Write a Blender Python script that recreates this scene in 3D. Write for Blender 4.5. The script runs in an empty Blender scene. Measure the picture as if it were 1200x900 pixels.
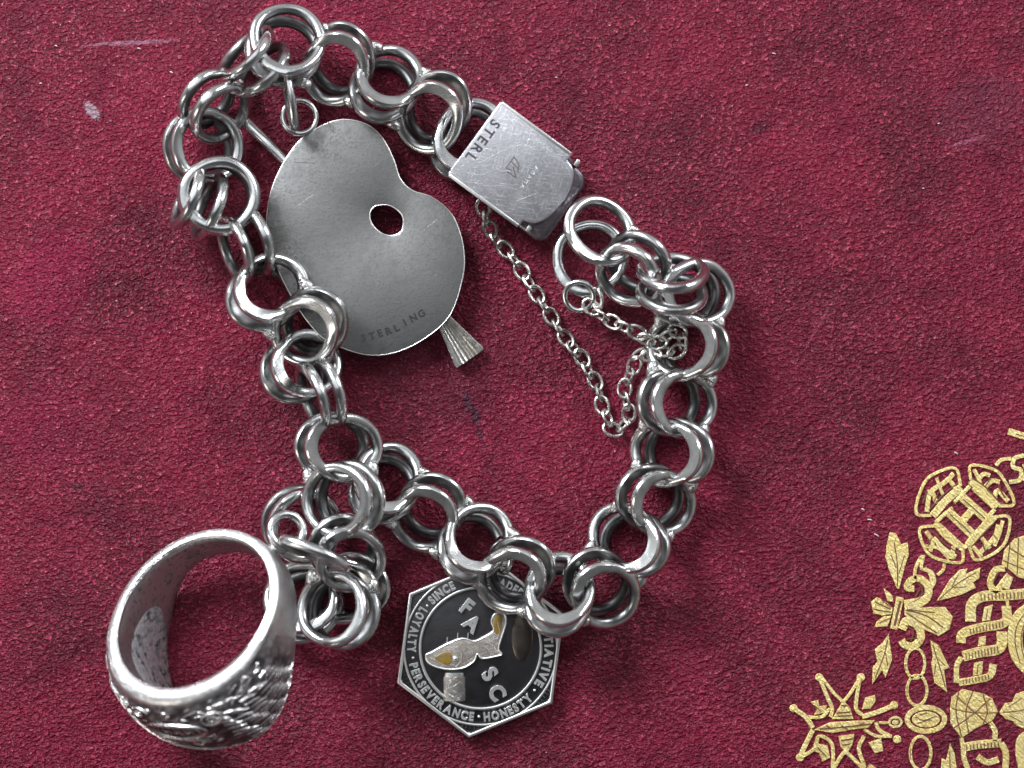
import bpy, bmesh, math, random
from math import sin, cos, pi, radians, sqrt, atan2
from mathutils import Vector, Matrix, noise

random.seed(7)
K = 0.13 / 1200.0            # metres per unit; the scene is measured in 1/1200ths of the 13 cm wide view
D = 2800.0                   # camera height in those units
scene = bpy.context.scene
COL = scene.collection

# ------------------------------------------------------------------ camera
cam_d = bpy.data.cameras.new('camera')
cam = bpy.data.objects.new('camera', cam_d)
COL.objects.link(cam)
cam.location = (0, 0, D * K)
cam_d.sensor_width = 36.0
cam_d.lens = 36.0 * D / 1200.0
cam_d.clip_start = 0.01
cam_d.clip_end = 50.0
cam_d.dof.use_dof = True
cam_d.dof.focus_distance = (D - 30) * K
cam_d.dof.aperture_fstop = 11.0
scene.camera = cam

# ------------------------------------------------------------------ light
world = bpy.data.worlds.new('World')
scene.world = world
world.use_nodes = True
wn = world.node_tree
bg = wn.nodes['Background']
bg.inputs['Strength'].default_value = 1.0
# a room: pale walls lit by the windows, dimmer ceiling, darker side behind the viewer
_tc = wn.nodes.new('ShaderNodeTexCoord')
_sx = wn.nodes.new('ShaderNodeSeparateXYZ'); wn.links.new(_tc.outputs['Generated'], _sx.inputs[0])
_rz = wn.nodes.new('ShaderNodeValToRGB'); wn.links.new(_sx.outputs[2], _rz.inputs[0])
_rz.color_ramp.interpolation = 'EASE'
_rz.color_ramp.elements[0].position = 0.05; _rz.color_ramp.elements[0].color = (0.42, 0.43, 0.45, 1)
_rz.color_ramp.elements[1].position = 0.90; _rz.color_ramp.elements[1].color = (0.10, 0.105, 0.115, 1)
_e = _rz.color_ramp.elements.new(0.35); _e.color = (0.46, 0.465, 0.475, 1)
_ry = wn.nodes.new('ShaderNodeMapRange'); wn.links.new(_sx.outputs[1], _ry.inputs['Value'])
_ry.inputs['From Min'].default_value = -1.0; _ry.inputs['From Max'].default_value = 0.6
_ry.inputs['To Min'].default_value = 0.18; _ry.inputs['To Max'].default_value = 1.0
_mx = wn.nodes.new('ShaderNodeVectorMath'); _mx.operation = 'SCALE'
wn.links.new(_rz.outputs[0], _mx.inputs[0]); wn.links.new(_ry.outputs[0], _mx.inputs['Scale'])
wn.links.new(_mx.outputs[0], bg.inputs['Color'])

def area(name, loc, size, energy, color, target=(0, 0, 0)):
    ld = bpy.data.lights.new(name, 'AREA')
    ld.shape = 'RECTANGLE'
    ld.size, ld.size_y = size
    ld.energy = energy
    ld.color = color
    o = bpy.data.objects.new(name, ld)
    COL.objects.link(o)
    o.location = loc
    o.rotation_euler = (Vector(target) - Vector(loc)).to_track_quat('-Z', 'Y').to_euler()
    return o

area('window_light', (-0.32, 0.38, 0.36), (0.24, 0.24), 7.4, (0.88, 0.95, 1.0))
area('second_window_light', (0.62, 0.50, 0.42), (0.22, 0.34), 4.2, (0.90, 0.95, 1.0))
area('lower_left_fill', (-0.60, -0.35, 0.42), (0.26, 0.30), 0.9, (1.0, 0.93, 0.84))  # added fill, no lamp known there; lifts facets facing lower left
area('overhead_bounce_fill', (-0.10, 0.30, 0.80), (0.85, 0.60), 1.7, (0.90, 0.95, 1.0))  # unseen panel added for ceiling bounce, brightens the silver from above

scene.view_settings.view_transform = 'Standard'
scene.view_settings.look = 'None'
scene.view_settings.gamma = 1.0
scene.view_settings.exposure = 0.0
scene.render.engine = 'CYCLES'
scene.cycles.max_bounces = 8
scene.cycles.glossy_bounces = 6
scene.cycles.sample_clamp_indirect = 6.0
scene.cycles.use_denoising = True

# ------------------------------------------------------------------ materials
def new_mat(name):
    m = bpy.data.materials.new(name)
    m.use_nodes = True
    nt = m.node_tree
    b = nt.nodes['Principled BSDF']
    return m, nt, b

def nd(nt, typ, **kw):
    n = nt.nodes.new(typ)
    for k, v in kw.items():
        if k in ('operation', 'blend_type', 'data_type', 'feature', 'distance', 'noise_dimensions', 'attribute_name', 'musgrave_type', 'interpolation_type'):
            setattr(n, k, v)
        else:
            n.inputs[k].default_value = v
    return n

def lk(nt, a, b):
    nt.links.new(a, b)

def ramp(nt, fac, stops):
    r = nt.nodes.new('ShaderNodeValToRGB')
    cr = r.color_ramp
    while len(cr.elements) > len(stops):
        cr.elements.remove(cr.elements[-1])
    while len(cr.elements) < len(stops):
        cr.elements.new(0.5)
    for e, (p, c) in zip(cr.elements, stops):
        e.position = p
        e.color = (c, c, c, 1) if not hasattr(c, '__len__') else (*c, 1)
    lk(nt, fac, r.inputs[0])
    return r.outputs[0]

def mth(nt, op, a, b=None, c=None, clamp=False):
    n = nt.nodes.new('ShaderNodeMath')
    n.operation = op
    n.use_clamp = clamp
    for i, v in enumerate((a, b, c)):
        if v is None:
            continue
        if hasattr(v, 'node'):
            lk(nt, v, n.inputs[i])
        else:
            n.inputs[i].default_value = v
    return n.outputs[0]

def mixc(nt, fac, a, b, mode='MIX'):
    n = nt.nodes.new('ShaderNodeMix')
    n.data_type = 'RGBA'
    n.blend_type = mode
    for sock, v in ((n.inputs[0], fac), (n.inputs[6], a), (n.inputs[7], b)):
        if hasattr(v, 'node'):
            lk(nt, v, sock)
        elif hasattr(v, '__len__'):
            sock.default_value = (*v, 1)
        else:
            sock.default_value = v
    return n.outputs[2]

U = 1.0 / K    # texture scale of one cycle per unit

def coords(nt, kind='Object'):
    t = nt.nodes.new('ShaderNodeTexCoord')
    mp = nt.nodes.new('ShaderNodeMapping')
    mp.inputs['Scale'].default_value = (U, U, U)
    lk(nt, t.outputs[kind], mp.inputs[0])
    return mp.outputs[0]

def silver(name, base=(0.80, 0.785, 0.76), tarnish=(0.20, 0.185, 0.18), amount=0.35, rough=0.2, scratch=0.5,
           patina_attr=None, bump=0.35, tscale=0.035, fine_amt=0.8):
    m, nt, b = new_mat(name)
    co = coords(nt)
    oi = nt.nodes.new('ShaderNodeObjectInfo')
    off = nt.nodes.new('ShaderNodeVectorMath'); off.operation = 'ADD'
    sc = nt.nodes.new('ShaderNodeVectorMath'); sc.operation = 'SCALE'
    cmb = nt.nodes.new('ShaderNodeCombineXYZ')
    lk(nt, oi.outputs['Random'], cmb.inputs[0]); lk(nt, oi.outputs['Random'], cmb.inputs[1])
    lk(nt, cmb.outputs[0], sc.inputs[0]); sc.inputs['Scale'].default_value = 900.0
    lk(nt, co, off.inputs[0]); lk(nt, sc.outputs[0], off.inputs[1])
    co = off.outputs[0]
    n1 = nd(nt, 'ShaderNodeTexNoise', Scale=tscale, Detail=6.0, Roughness=0.62); lk(nt, co, n1.inputs['Vector'])
    n2 = nd(nt, 'ShaderNodeTexNoise', Scale=0.35, Detail=5.0, Roughness=0.7); lk(nt, co, n2.inputs['Vector'])
    tf = ramp(nt, n1.outputs[0], [(0.42, 0.0), (0.66, 1.0)])
    tf = mth(nt, 'MULTIPLY', tf, amount)
    fine = ramp(nt, n2.outputs[0], [(0.46, 0.0), (0.62, 1.0)])
    tf = mth(nt, 'MAXIMUM', tf, mth(nt, 'MULTIPLY', fine, amount * fine_amt)) if bump > 0.3 else tf
    if patina_attr:
        at = nt.nodes.new('ShaderNodeAttribute'); at.attribute_name = patina_attr
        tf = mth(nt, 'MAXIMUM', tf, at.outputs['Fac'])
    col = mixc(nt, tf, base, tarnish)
    lk(nt, col, b.inputs['Base Color'])
    b.inputs['Metallic'].default_value = 1.0
    rr = mth(nt, 'MULTIPLY_ADD', tf, 0.30, rough)
    lk(nt, rr, b.inputs['Roughness'])
    # hairline scratches: stretched noise in two directions
    hs = None
    for rot in (0.5, 1.9, 2.7):
        mp = nt.nodes.new('ShaderNodeMapping'); mp.vector_type = 'TEXTURE'
        mp.inputs['Rotation'].default_value = (0.0, 0.0, rot)
        mp.inputs['Scale'].default_value = (30.0, 0.8, 3.0)
        lk(nt, co, mp.inputs[0])
        s = nd(nt, 'ShaderNodeTexNoise', Scale=1.0, Detail=2.0, Roughness=0.5); lk(nt, mp.outputs[0], s.inputs['Vector'])
        v = ramp(nt, s.outputs[0], [(0.62, 0.0), (0.70, 1.0)])
        hs = v if hs is None else mth(nt, 'MAXIMUM', hs, v)
    h = mth(nt, 'MULTIPLY_ADD', n2.outputs[0], 0.7, mth(nt, 'MULTIPLY', hs, -scratch))
    bp = nt.nodes.new('ShaderNodeBump')
    bp.inputs['Strength'].default_value = bump
    bp.inputs['Distance'].default_value = 0.9 * K
    lk(nt, h, bp.inputs['Height'])
    lk(nt, bp.outputs[0], b.inputs['Normal'])
    return m

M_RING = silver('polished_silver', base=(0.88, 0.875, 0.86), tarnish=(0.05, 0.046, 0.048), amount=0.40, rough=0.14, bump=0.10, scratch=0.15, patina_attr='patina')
M_SOLDER = silver('solder_silver', amount=0.45, rough=0.22, bump=0.6)
M_CHAIN = silver('chain_silver', base=(0.72, 0.69, 0.65), amount=0.55, rough=0.2, bump=0.3)
M_CLASP = silver('clasp_silver', base=(0.83, 0.81, 0.84), tarnish=(0.42, 0.38, 0.42), amount=0.45, rough=0.30, scratch=0.4, bump=0.31)
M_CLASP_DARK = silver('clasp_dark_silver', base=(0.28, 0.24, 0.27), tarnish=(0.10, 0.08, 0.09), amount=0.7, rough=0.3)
M_PAL = silver('tarnished_plate', base=(0.27, 0.262, 0.255), tarnish=(0.10, 0.095, 0.095), amount=0.60, rough=0.34, scratch=0.0, bump=0.32, tscale=0.09, fine_amt=1.2)
M_EDGE = silver('worn_edge_silver', base=(0.86, 0.84, 0.81), amount=0.2, rough=0.34, bump=0.15)
M_OXIDE = silver('blackened_silver', base=(0.095, 0.09, 0.095), tarnish=(0.02, 0.02, 0.022), amount=0.6, rough=0.30, bump=0.2, scratch=0.0)
M_MARK = silver('stamped_mark', base=(0.15, 0.13, 0.15), tarnish=(0.05, 0.05, 0.05), amount=0.6, rough=0.5)
M_MARK_MID = silver('faint_stamped_mark', base=(0.20, 0.185, 0.18), tarnish=(0.10, 0.09, 0.09), amount=0.6, rough=0.5)
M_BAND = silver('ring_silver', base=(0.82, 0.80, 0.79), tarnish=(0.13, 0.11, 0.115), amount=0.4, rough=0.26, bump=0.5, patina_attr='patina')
M_RELIEF = silver('relief_silver', base=(0.88, 0.85, 0.84), tarnish=(0.22, 0.19, 0.19), amount=0.6, rough=0.2, bump=0.4)
M_REFLECTION = silver('pitted_reflection_silver', base=(0.90, 0.93, 0.95), tarnish=(0.04, 0.035, 0.04), amount=0.95, rough=0.5, bump=1.0, tscale=0.12, fine_amt=0.4)  # pale blue base paints a window reflection; dark specks are pits
M_FIG = silver('figure_silver', base=(0.56, 0.50, 0.46), tarnish=(0.20, 0.17, 0.14), amount=0.7, rough=0.4, bump=0.8)
M_BRONZE = silver('brown_silver', base=(0.46, 0.42, 0.39), tarnish=(0.16, 0.14, 0.12), amount=0.5, rough=0.35, bump=0.6)

def enamel_mat():
    m, nt, b = new_mat('yellow_stain')
    co = coords(nt)
    n1 = nd(nt, 'ShaderNodeTexNoise', Scale=0.15, Detail=4.0); lk(nt, co, n1.inputs['Vector'])
    c = mixc(nt, ramp(nt, n1.outputs[0], [(0.4, 0.0), (0.6, 1.0)]), (0.40, 0.24, 0.04), (0.22, 0.16, 0.08))
    lk(nt, c, b.inputs['Base Color'])
    b.inputs['Roughness'].default_value = 0.35
    b.inputs['Metallic'].default_value = 0.5
    return m
M_YEL = enamel_mat()

def gilt_mat():
    m, nt, b = new_mat('gold_foil')
    co = coords(nt)
    n1 = nd(nt, 'ShaderNodeTexNoise', Scale=0.22, Detail=5.0, Roughness=0.7); lk(nt, co, n1.inputs['Vector'])
    n2 = nd(nt, 'ShaderNodeTexNoise', Scale=0.05, Detail=3.0); lk(nt, co, n2.inputs['Vector'])
    c = mixc(nt, ramp(nt, n2.outputs[0], [(0.3, 0.0), (0.7, 1.0)]), (0.84, 0.64, 0.23), (0.92, 0.77, 0.36))
    worn = ramp(nt, n1.outputs[0], [(0.60, 0.0), (0.67, 1.0)])
    c = mixc(nt, mth(nt, 'MULTIPLY', worn, 0.75), c, (0.32, 0.10, 0.08))
    lk(nt, c, b.inputs['Base Color'])
    b.inputs['Metallic'].default_value = 0.78
    b.inputs['Roughness'].default_value = 0.38
    bp = nt.nodes.new('ShaderNodeBump'); bp.inputs['Strength'].default_value = 0.7; bp.inputs['Distance'].default_value = 2.6 * K
    wv = nt.nodes.new('ShaderNodeTexWave'); wv.inputs['Scale'].default_value = 0.11; wv.inputs['Distortion'].default_value = 9.0
    wv.inputs['Detail'].default_value = 2.0; wv.inputs['Detail Scale'].default_value = 0.7; wv.bands_direction = 'DIAGONAL'
    lk(nt, co, wv.inputs['Vector'])
    eng = ramp(nt, wv.outputs['Fac'], [(0.10, 0.0), (0.32, 1.0)])
    lk(nt, mth(nt, 'ADD', n1.outputs[0], mth(nt, 'MULTIPLY', eng, 0.25)), bp.inputs['Height']); lk(nt, bp.outputs[0], b.inputs['Normal'])
    lk(nt, mixc(nt, mth(nt, 'MULTIPLY', mth(nt, 'SUBTRACT', 1.0, eng), 0.28), c, (0.34, 0.17, 0.06)), b.inputs['Base Color'])
    return m
M_GILT = gilt_mat()

def groove_mat():
    m, nt, b = new_mat('impressed_line')
    b.inputs['Base Color'].default_value = (0.13, 0.045, 0.02, 1)
    b.inputs['Roughness'].default_value = 0.6
    return m
M_GROOVE = groove_mat()

def leather_mat():
    m, nt, b = new_mat('wine_red_leather')
    co = coords(nt)
    # grain: fine broken pebbles
    mp = nt.nodes.new('ShaderNodeMapping')
    mp.inputs['Rotation'].default_value = (0, 0, radians(-50))
    mp.inputs['Scale'].default_value = (0.85, 1.2, 1.0)
    lk(nt, co, mp.inputs[0])
    g1 = nd(nt, 'ShaderNodeTexNoise', Scale=0.19, Detail=2.0, Roughness=0.6, Distortion=0.25); lk(nt, mp.outputs[0], g1.inputs['Vector'])
    g3 = nd(nt, 'ShaderNodeTexNoise', Scale=0.09, Detail=2.0, Roughness=0.6); lk(nt, mp.outputs[0], g3.inputs['Vector'])
    g2 = nd(nt, 'ShaderNodeTexNoise', Scale=0.42, Detail=1.0, Roughness=0.6); lk(nt, co, g2.inputs['Vector'])
    big = nd(nt, 'ShaderNodeTexNoise', Scale=0.006, Detail=4.0, Roughness=0.55); lk(nt, co, big.inputs['Vector'])
    mid = nd(nt, 'ShaderNodeTexNoise', Scale=0.022, Detail=5.0, Roughness=0.65); lk(nt, co, mid.inputs['Vector'])
    h = mth(nt, 'MULTIPLY', ramp(nt, g1.outputs[0], [(0.40, 0.0), (0.62, 1.0)]), 0.9)
    h = mth(nt, 'ADD', h, mth(nt, 'MULTIPLY', g3.outputs[0], 1.5))
    h = mth(nt, 'ADD', h, mth(nt, 'MULTIPLY', g2.outputs[0], 0.7))
    h = mth(nt, 'ADD', h, mth(nt, 'MULTIPLY', mid.outputs[0], 1.0))
    bp = nt.nodes.new('ShaderNodeBump')
    bp.inputs['Strength'].default_value = 1.0
    bp.inputs['Distance'].default_value = 2.3 * K
    lk(nt, h, bp.inputs['Height']); lk(nt, bp.outputs[0], b.inputs['Normal'])
    # colour: deep wine red, pink wear and painted glints on the crests of the grain
    wear_glint = ramp(nt, mth(nt, 'ADD', mth(nt, 'MULTIPLY', g1.outputs[0], 0.6), mth(nt, 'MULTIPLY', g2.outputs[0], 0.4)), [(0.50, 0.0), (0.61, 1.0)])
    wear_glint_mask = ramp(nt, mid.outputs[0], [(0.36, 0.2), (0.66, 1.0)])
    wear_glint = mth(nt, 'MULTIPLY', wear_glint, wear_glint_mask)
    base = mixc(nt, ramp(nt, big.outputs[0], [(0.40, 0.0), (0.60, 1.0)]), (0.080, 0.0009, 0.0110), (0.145, 0.0022, 0.0205))
    base = mixc(nt, mth(nt, 'MULTIPLY', wear_glint, 0.8), base, (0.42, 0.050, 0.095))
    base = mixc(nt, mth(nt, 'MULTIPLY', ramp(nt, mid.outputs[0], [(0.28, 1.0), (0.46, 0.0)]), 0.45), base, (0.060, 0.0008, 0.012))
    # shaped marks: (x, y, half length, half width, angle, colour, strength)
    xyz = nt.nodes.new('ShaderNodeSeparateXYZ'); lk(nt, co, xyz.inputs[0])
    def mark(px, py, hl, hw, ang, colr, strength, base):
        mm = nt.nodes.new('ShaderNodeMapping'); mm.vector_type = 'TEXTURE'
        mm.inputs['Location'].default_value = (px - 600, 450 - py, 0)
        mm.inputs['Rotation'].default_value = (0, 0, radians(ang))
        mm.inputs['Scale'].default_value = (hl, hw, 1e5)
        lk(nt, co, mm.inputs[0])
        ln = nt.nodes.new('ShaderNodeVectorMath'); ln.operation = 'LENGTH'; lk(nt, mm.outputs[0], ln.inputs[0])
        d = mth(nt, 'MULTIPLY_ADD', g2.outputs[0], 1.1, mth(nt, 'SUBTRACT', ln.outputs['Value'], 0.55))
        f = ramp(nt, d, [(0.75, strength), (1.05, 0.0)])
        return mixc(nt, f, base, colr)
    base = mark(108, 130, 14, 7, -50, (0.30, 0.20, 0.24), 0.8, base)
    base = mark(548, 470, 14, 5, -80, (0.022, 0.008, 0.020), 0.85, base)
    base = mark(557, 486, 14, 6, -75, (0.022, 0.008, 0.020), 0.9, base)
    base = mark(562, 508, 10, 5, -80, (0.022, 0.008, 0.020), 0.6, base)
    base = mark(155, 50, 60, 3, 3, (0.30, 0.14, 0.20), 0.5, base)
    base = mark(90, 570, 12, 3, 5, (0.03, 0.004, 0.012), 0.8, base)
    base = mark(400, 250, 30, 3, 12, (0.30, 0.06, 0.10), 0.4, base)
    base = mark(1135, 165, 26, 2.4, 18, (0.40, 0.10, 0.17), 0.7, base)
    base = mark(890, 150, 14, 8, 20, (0.05, 0.002, 0.012), 0.7, base)
    base = mark(1150, 130, 60, 45, 30, (0.10, 0.015, 0.035), 0.45, base)
    base = mark(60, 330, 70, 50, 60, (0.20, 0.003, 0.035), 0.45, base)
    base = mark(60, 500, 60, 60, 0, (0.17, 0.002, 0.028), 0.4, base)
    base = mark(500, 440, 120, 50, -25, (0.055, 0.001, 0.012), 0.5, base)  # soft shadow below the palette, painted into the leather
    base = mark(330, 60, 40, 1.6, -70, (0.35, 0.08, 0.14), 0.4, base)
    base = mark(960, 380, 34, 1.5, 60, (0.38, 0.07, 0.13), 0.4, base)
    base = mark(780, 820, 40, 1.5, 15, (0.33, 0.05, 0.11), 0.35, base)
    base = mark(1112, 655, 60, 40, 40, (0.34, 0.02, 0.07), 0.35, base)
    lk(nt, base, b.inputs['Base Color'])
    r = ramp(nt, g1.outputs[0], [(0.3, 0.52), (0.62, 0.24)])
    lk(nt, r, b.inputs['Roughness'])
    b.inputs['Specular IOR Level'].default_value = 0.27
    return m
M_LEATHER = leather_mat()

def lint_mat():
    m, nt, b = new_mat('pale_lint')
    b.inputs['Base Color'].default_value = (0.75, 0.68, 0.70, 1)
    b.inputs['Roughness'].default_value = 0.5
    return m
M_LINT = lint_mat()

# ------------------------------------------------------------------ object helpers
def W(px, py, z):
    """photo position of something at height z -> scene units (x right, y up)"""
    f = (D - z) / D
    return Vector(((px - 600.0) * f, (450.0 - py) * f, z))

def finish(bm, name, mat, smooth=True):
    bmesh.ops.dissolve_degenerate(bm, dist=1e-4, edges=bm.edges)
    for v in bm.verts:
        v.co *= K
    bmesh.ops.recalc_face_normals(bm, faces=bm.faces)
    me = bpy.data.meshes.new(name)
    bm.to_mesh(me)
    bm.free()
    me.materials.append(mat)
    if smooth:
        me.polygons.foreach_set('use_smooth', [True] * len(me.polygons))
        me.set_sharp_from_angle(angle=radians(38))
    return me

def obj(name, me, parent=None, mat4=None, kind=None):
    o = bpy.data.objects.new(name, me)
    COL.objects.link(o)
    if parent:
        o.parent = parent
    if mat4 is not None:
        o.matrix_local = mat4
    if kind:
        o['kind'] = kind
    return o

def empty(name, units=(0, 0, 0), parent=None, mat4=None):
    o = bpy.data.objects.new(name, None)
    o.empty_display_size = 0.004
    COL.objects.link(o)
    if parent:
        o.parent = parent
    o.matrix_local = mat4 if mat4 is not None else Matrix.Translation(Vector(units) * K)
    return o

def T(v):
    return Matrix.Translation(Vector(v) * K)

def frame(c, x, y, z):
    """matrix with origin c (units) and axes x, y, z"""
    m = Matrix(((x[0], y[0], z[0], 0), (x[1], y[1], z[1], 0), (x[2], y[2], z[2], 0), (0, 0, 0, 1)))
    return T(c) @ m

def ring_frame(c, H, tilt, roll=0.0):
    """ring plane: its side in image direction H (deg, y up) is raised by tilt"""
    s = Vector((cos(radians(H)), sin(radians(H)), 0))
    t = Vector((-s.y, s.x, 0))
    th = radians(tilt)
    e = s * cos(th) + Vector((0, 0, sin(th)))
    n = -s * sin(th) + Vector((0, 0, cos(th)))
    m = frame(c, e, t, n)
    if roll:
        m = m @ Matrix.Rotation(radians(roll), 4, 'X')
    return m

def loft(bm, loops, closed=True, layer=None):
    """loops: list of lists of points; joined in turn"""
    rows = [[bm.verts.new(p) for p in lp] for lp in loops]
    n = len(rows[0])
    m = len(rows)
    for i in range(m if closed else m - 1):
        a, b = rows[i], rows[(i + 1) % m]
        for j in range(n):
            bm.faces.new((a[j], a[(j + 1) % n], b[(j + 1) % n], b[j]))
    if not closed:
        bm.faces.new(rows[0]); bm.faces.new(rows[-1])
    return rows

def wire_ring_mesh(name, a, c, r, facet=1.0, seed=0, mat=None, flip=1, seg=72, sec=16, join=None):
    """a closed wire ring in its own xy plane, c along x (raised side +x), a along y;
    the wire swells into a flat worn facet round +x, its bore is darker"""
    rnd = random.Random(seed)
    ph = [rnd.uniform(0, 6.28) for _ in range(4)]
    bm = bmesh.new()
    lay = bm.verts.layers.float.new('patina')
    loops = []
    pats = []
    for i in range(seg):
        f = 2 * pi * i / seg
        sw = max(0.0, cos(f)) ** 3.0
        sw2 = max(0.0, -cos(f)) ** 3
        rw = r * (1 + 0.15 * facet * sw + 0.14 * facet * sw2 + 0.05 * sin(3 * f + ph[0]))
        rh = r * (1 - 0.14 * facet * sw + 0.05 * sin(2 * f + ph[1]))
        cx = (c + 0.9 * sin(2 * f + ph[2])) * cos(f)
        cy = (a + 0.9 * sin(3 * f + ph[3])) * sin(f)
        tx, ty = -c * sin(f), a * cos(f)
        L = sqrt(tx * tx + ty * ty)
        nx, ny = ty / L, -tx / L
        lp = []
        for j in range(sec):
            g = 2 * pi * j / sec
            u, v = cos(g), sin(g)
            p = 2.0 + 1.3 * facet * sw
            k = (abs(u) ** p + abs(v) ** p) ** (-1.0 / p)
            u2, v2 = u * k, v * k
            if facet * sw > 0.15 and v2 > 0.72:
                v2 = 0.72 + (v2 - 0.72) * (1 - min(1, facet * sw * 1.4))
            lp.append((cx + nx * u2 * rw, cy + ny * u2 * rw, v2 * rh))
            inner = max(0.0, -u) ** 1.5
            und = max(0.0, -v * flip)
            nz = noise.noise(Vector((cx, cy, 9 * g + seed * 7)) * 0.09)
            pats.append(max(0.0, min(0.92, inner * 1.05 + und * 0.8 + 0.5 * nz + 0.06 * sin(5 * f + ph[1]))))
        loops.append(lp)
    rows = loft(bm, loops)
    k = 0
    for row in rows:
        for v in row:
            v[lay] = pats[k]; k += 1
    return finish(bm, name, mat or M_RING)

def tube_bm(bm, pts, rad, sec=10, closed=False, flat=1.0):
    pts = [Vector(p) for p in pts]
    n = len(pts)
    loops = []
    up = Vector((0, 0, 1))
    for i, p in enumerate(pts):
        if closed:
            t = pts[(i + 1) % n] - pts[i - 1]
        else:
            t = pts[min(i + 1, n - 1)] - pts[max(i - 1, 0)]
        t.normalize()
        s = t.cross(up)
        if s.length < 1e-3:
            s = Vector((1, 0, 0))
        s.normalize()
        w = s.cross(t).normalized()
        r = rad[i] if hasattr(rad, '__len__') else rad
        loops.append([p + s * (cos(2 * pi * j / sec) * r) + w * (sin(2 * pi * j / sec) * r * flat) for j in range(sec)])
    loft(bm, loops, closed)

def signed_area(pts):
    return 0.5 * sum(pts[i - 1][0] * pts[i][1] - pts[i][0] * pts[i - 1][1] for i in range(len(pts)))

def inset(pts, d):
    """pts ccw; move inwards by d"""
    n = len(pts)
    out = []
    for i in range(n):
        p0, p1, p2 = Vector(pts[i - 1][:2]), Vector(pts[i][:2]), Vector(pts[(i + 1) % n][:2])
        e1, e2 = (p1 - p0), (p2 - p1)
        if e1.length < 1e-6: e1 = e2
        if e2.length < 1e-6: e2 = e1
        n1 = Vector((-e1.y, e1.x)).normalized(); n2 = Vector((-e2.y, e2.x)).normalized()
        b = (n1 + n2)
        if b.length < 0.3:
            b = n1
        else:
            b = b.normalized() / max(0.5, (b.normalized().dot(n1)))
        out.append((p1 + b * d)[:])
    return out

def plate_bm(bm, outline, z0, z1, bevel=1.0, holes=(), steps=3):
    """solid plate with rounded upper edge"""
    def prof(pts, sgn):
        if (signed_area(pts) < 0):
            pts = pts[::-1]
        lps = [[(x, y, z0) for x, y in pts]]
        for s in range(steps + 1):
            a = pi / 2 * s / steps
            q = inset(pts, sgn * bevel * (1 - cos(a)))
            lps.append([(x, y, z1 - bevel + bevel * sin(a)) for x, y in q])
        rows = [[bm.verts.new(p) for p in lp] for lp in lps]
        n = len(pts)
        for a_, b_ in zip(rows[:-1], rows[1:]):
            for j in range(n):
                bm.faces.new((a_[j], a_[(j + 1) % n], b_[(j + 1) % n], b_[j]))
        return rows
    all_rows = [prof(list(outline), 1)] + [prof(list(h), -1) for h in holes]
    edges = []
    for rows in all_rows:
        r = rows[-1]
        for j in range(len(r)):
            e = bm.edges.get((r[j], r[(j + 1) % len(r)]))
            edges.append(e)
    if holes:
        bmesh.ops.triangle_fill(bm, use_beauty=True, edges=edges)
    else:
        bm.faces.new(all_rows[0][-1])
    if not holes:
        bm.faces.new(all_rows[0][0][::-1])

def smooth_loop(pts, n=6):
    """closed Catmull-Rom"""
    out = []
    m = len(pts)
    for i in range(m):
        p0, p1, p2, p3 = [Vector(pts[(i + k) % m]) for k in (-1, 0, 1, 2)]
        for s in range(n):
            t = s / n
            out.append((0.5 * ((2 * p1) + (-p0 + p2) * t + (2 * p0 - 5 * p1 + 4 * p2 - p3) * t * t + (-p0 + 3 * p1 - 3 * p2 + p3) * t ** 3))[:])
    return out

def smooth_line(pts, n=6):
    P = [Vector(p) for p in pts]
    P = [2 * P[0] - P[1]] + P + [2 * P[-1] - P[-2]]
    out = []
    for i in range(1, len(P) - 2):
        p0, p1, p2, p3 = P[i - 1:i + 3]
        for s in range(n):
            t = s / n
            out.append(0.5 * ((2 * p1) + (-p0 + p2) * t + (2 * p0 - 5 * p1 + 4 * p2 - p3) * t * t + (-p0 + 3 * p1 - 3 * p2 + p3) * t ** 3))
    out.append(P[-2])
    return out

_glyphs = {}
def glyph(ch, bold=0.0, z=1.0):
    """letter mesh data (verts, faces) for a letter of unit height, standing on z=0, centred in x"""
    key = (ch, bold, z)
    if key not in _glyphs:
        cu = bpy.data.curves.new('letter', 'FONT')
        cu.body = ch
        cu.align_x = 'CENTER'
        cu.size = 1.0
        cu.offset = bold
        cu.extrude = z / 2
        cu.bevel_depth = 0.02
        cu.bevel_resolution = 1
        cu.resolution_u = 3
        o = bpy.data.objects.new('letter', cu)
        me = bpy.data.meshes.new_from_object(o)
        vs = [v.co.copy() for v in me.vertices]
        fs = [tuple(p.vertices) for p in me.polygons]
        if vs:
            xm = (min(v.x for v in vs) + max(v.x for v in vs)) / 2
            h = max(v.y for v in vs) - min(v.y for v in vs)
            w = max(v.x for v in vs) - min(v.x for v in vs)
        else:
            xm, h, w = 0, 1, 0.3
        vs = [Vector((v.x - xm, v.y, v.z + z / 2)) for v in vs]
        _glyphs[key] = (vs, fs, w)
        bpy.data.objects.remove(o); bpy.data.meshes.remove(me); bpy.data.curves.remove(cu)
    return _glyphs[key]

def put_glyph(bm, ch, pos, up, size, z0, height, bold=0.0, xs=1.0):
    """pos = baseline middle (x, y) units, up = unit 2-vector of the letter's top"""
    vs, fs, w = glyph(ch, bold, 1.0)
    r = Vector((up[1], -up[0]))
    nv = []
    for v in vs:
        q = Vector(pos) + r * (v.x * size * xs) + Vector(up) * (v.y * size)
        nv.append(bm.verts.new((q.x, q.y, z0 + v.z * height)))
    for f in fs:
        try:
            bm.faces.new([nv[i] for i in f])
        except ValueError:
            pass

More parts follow.
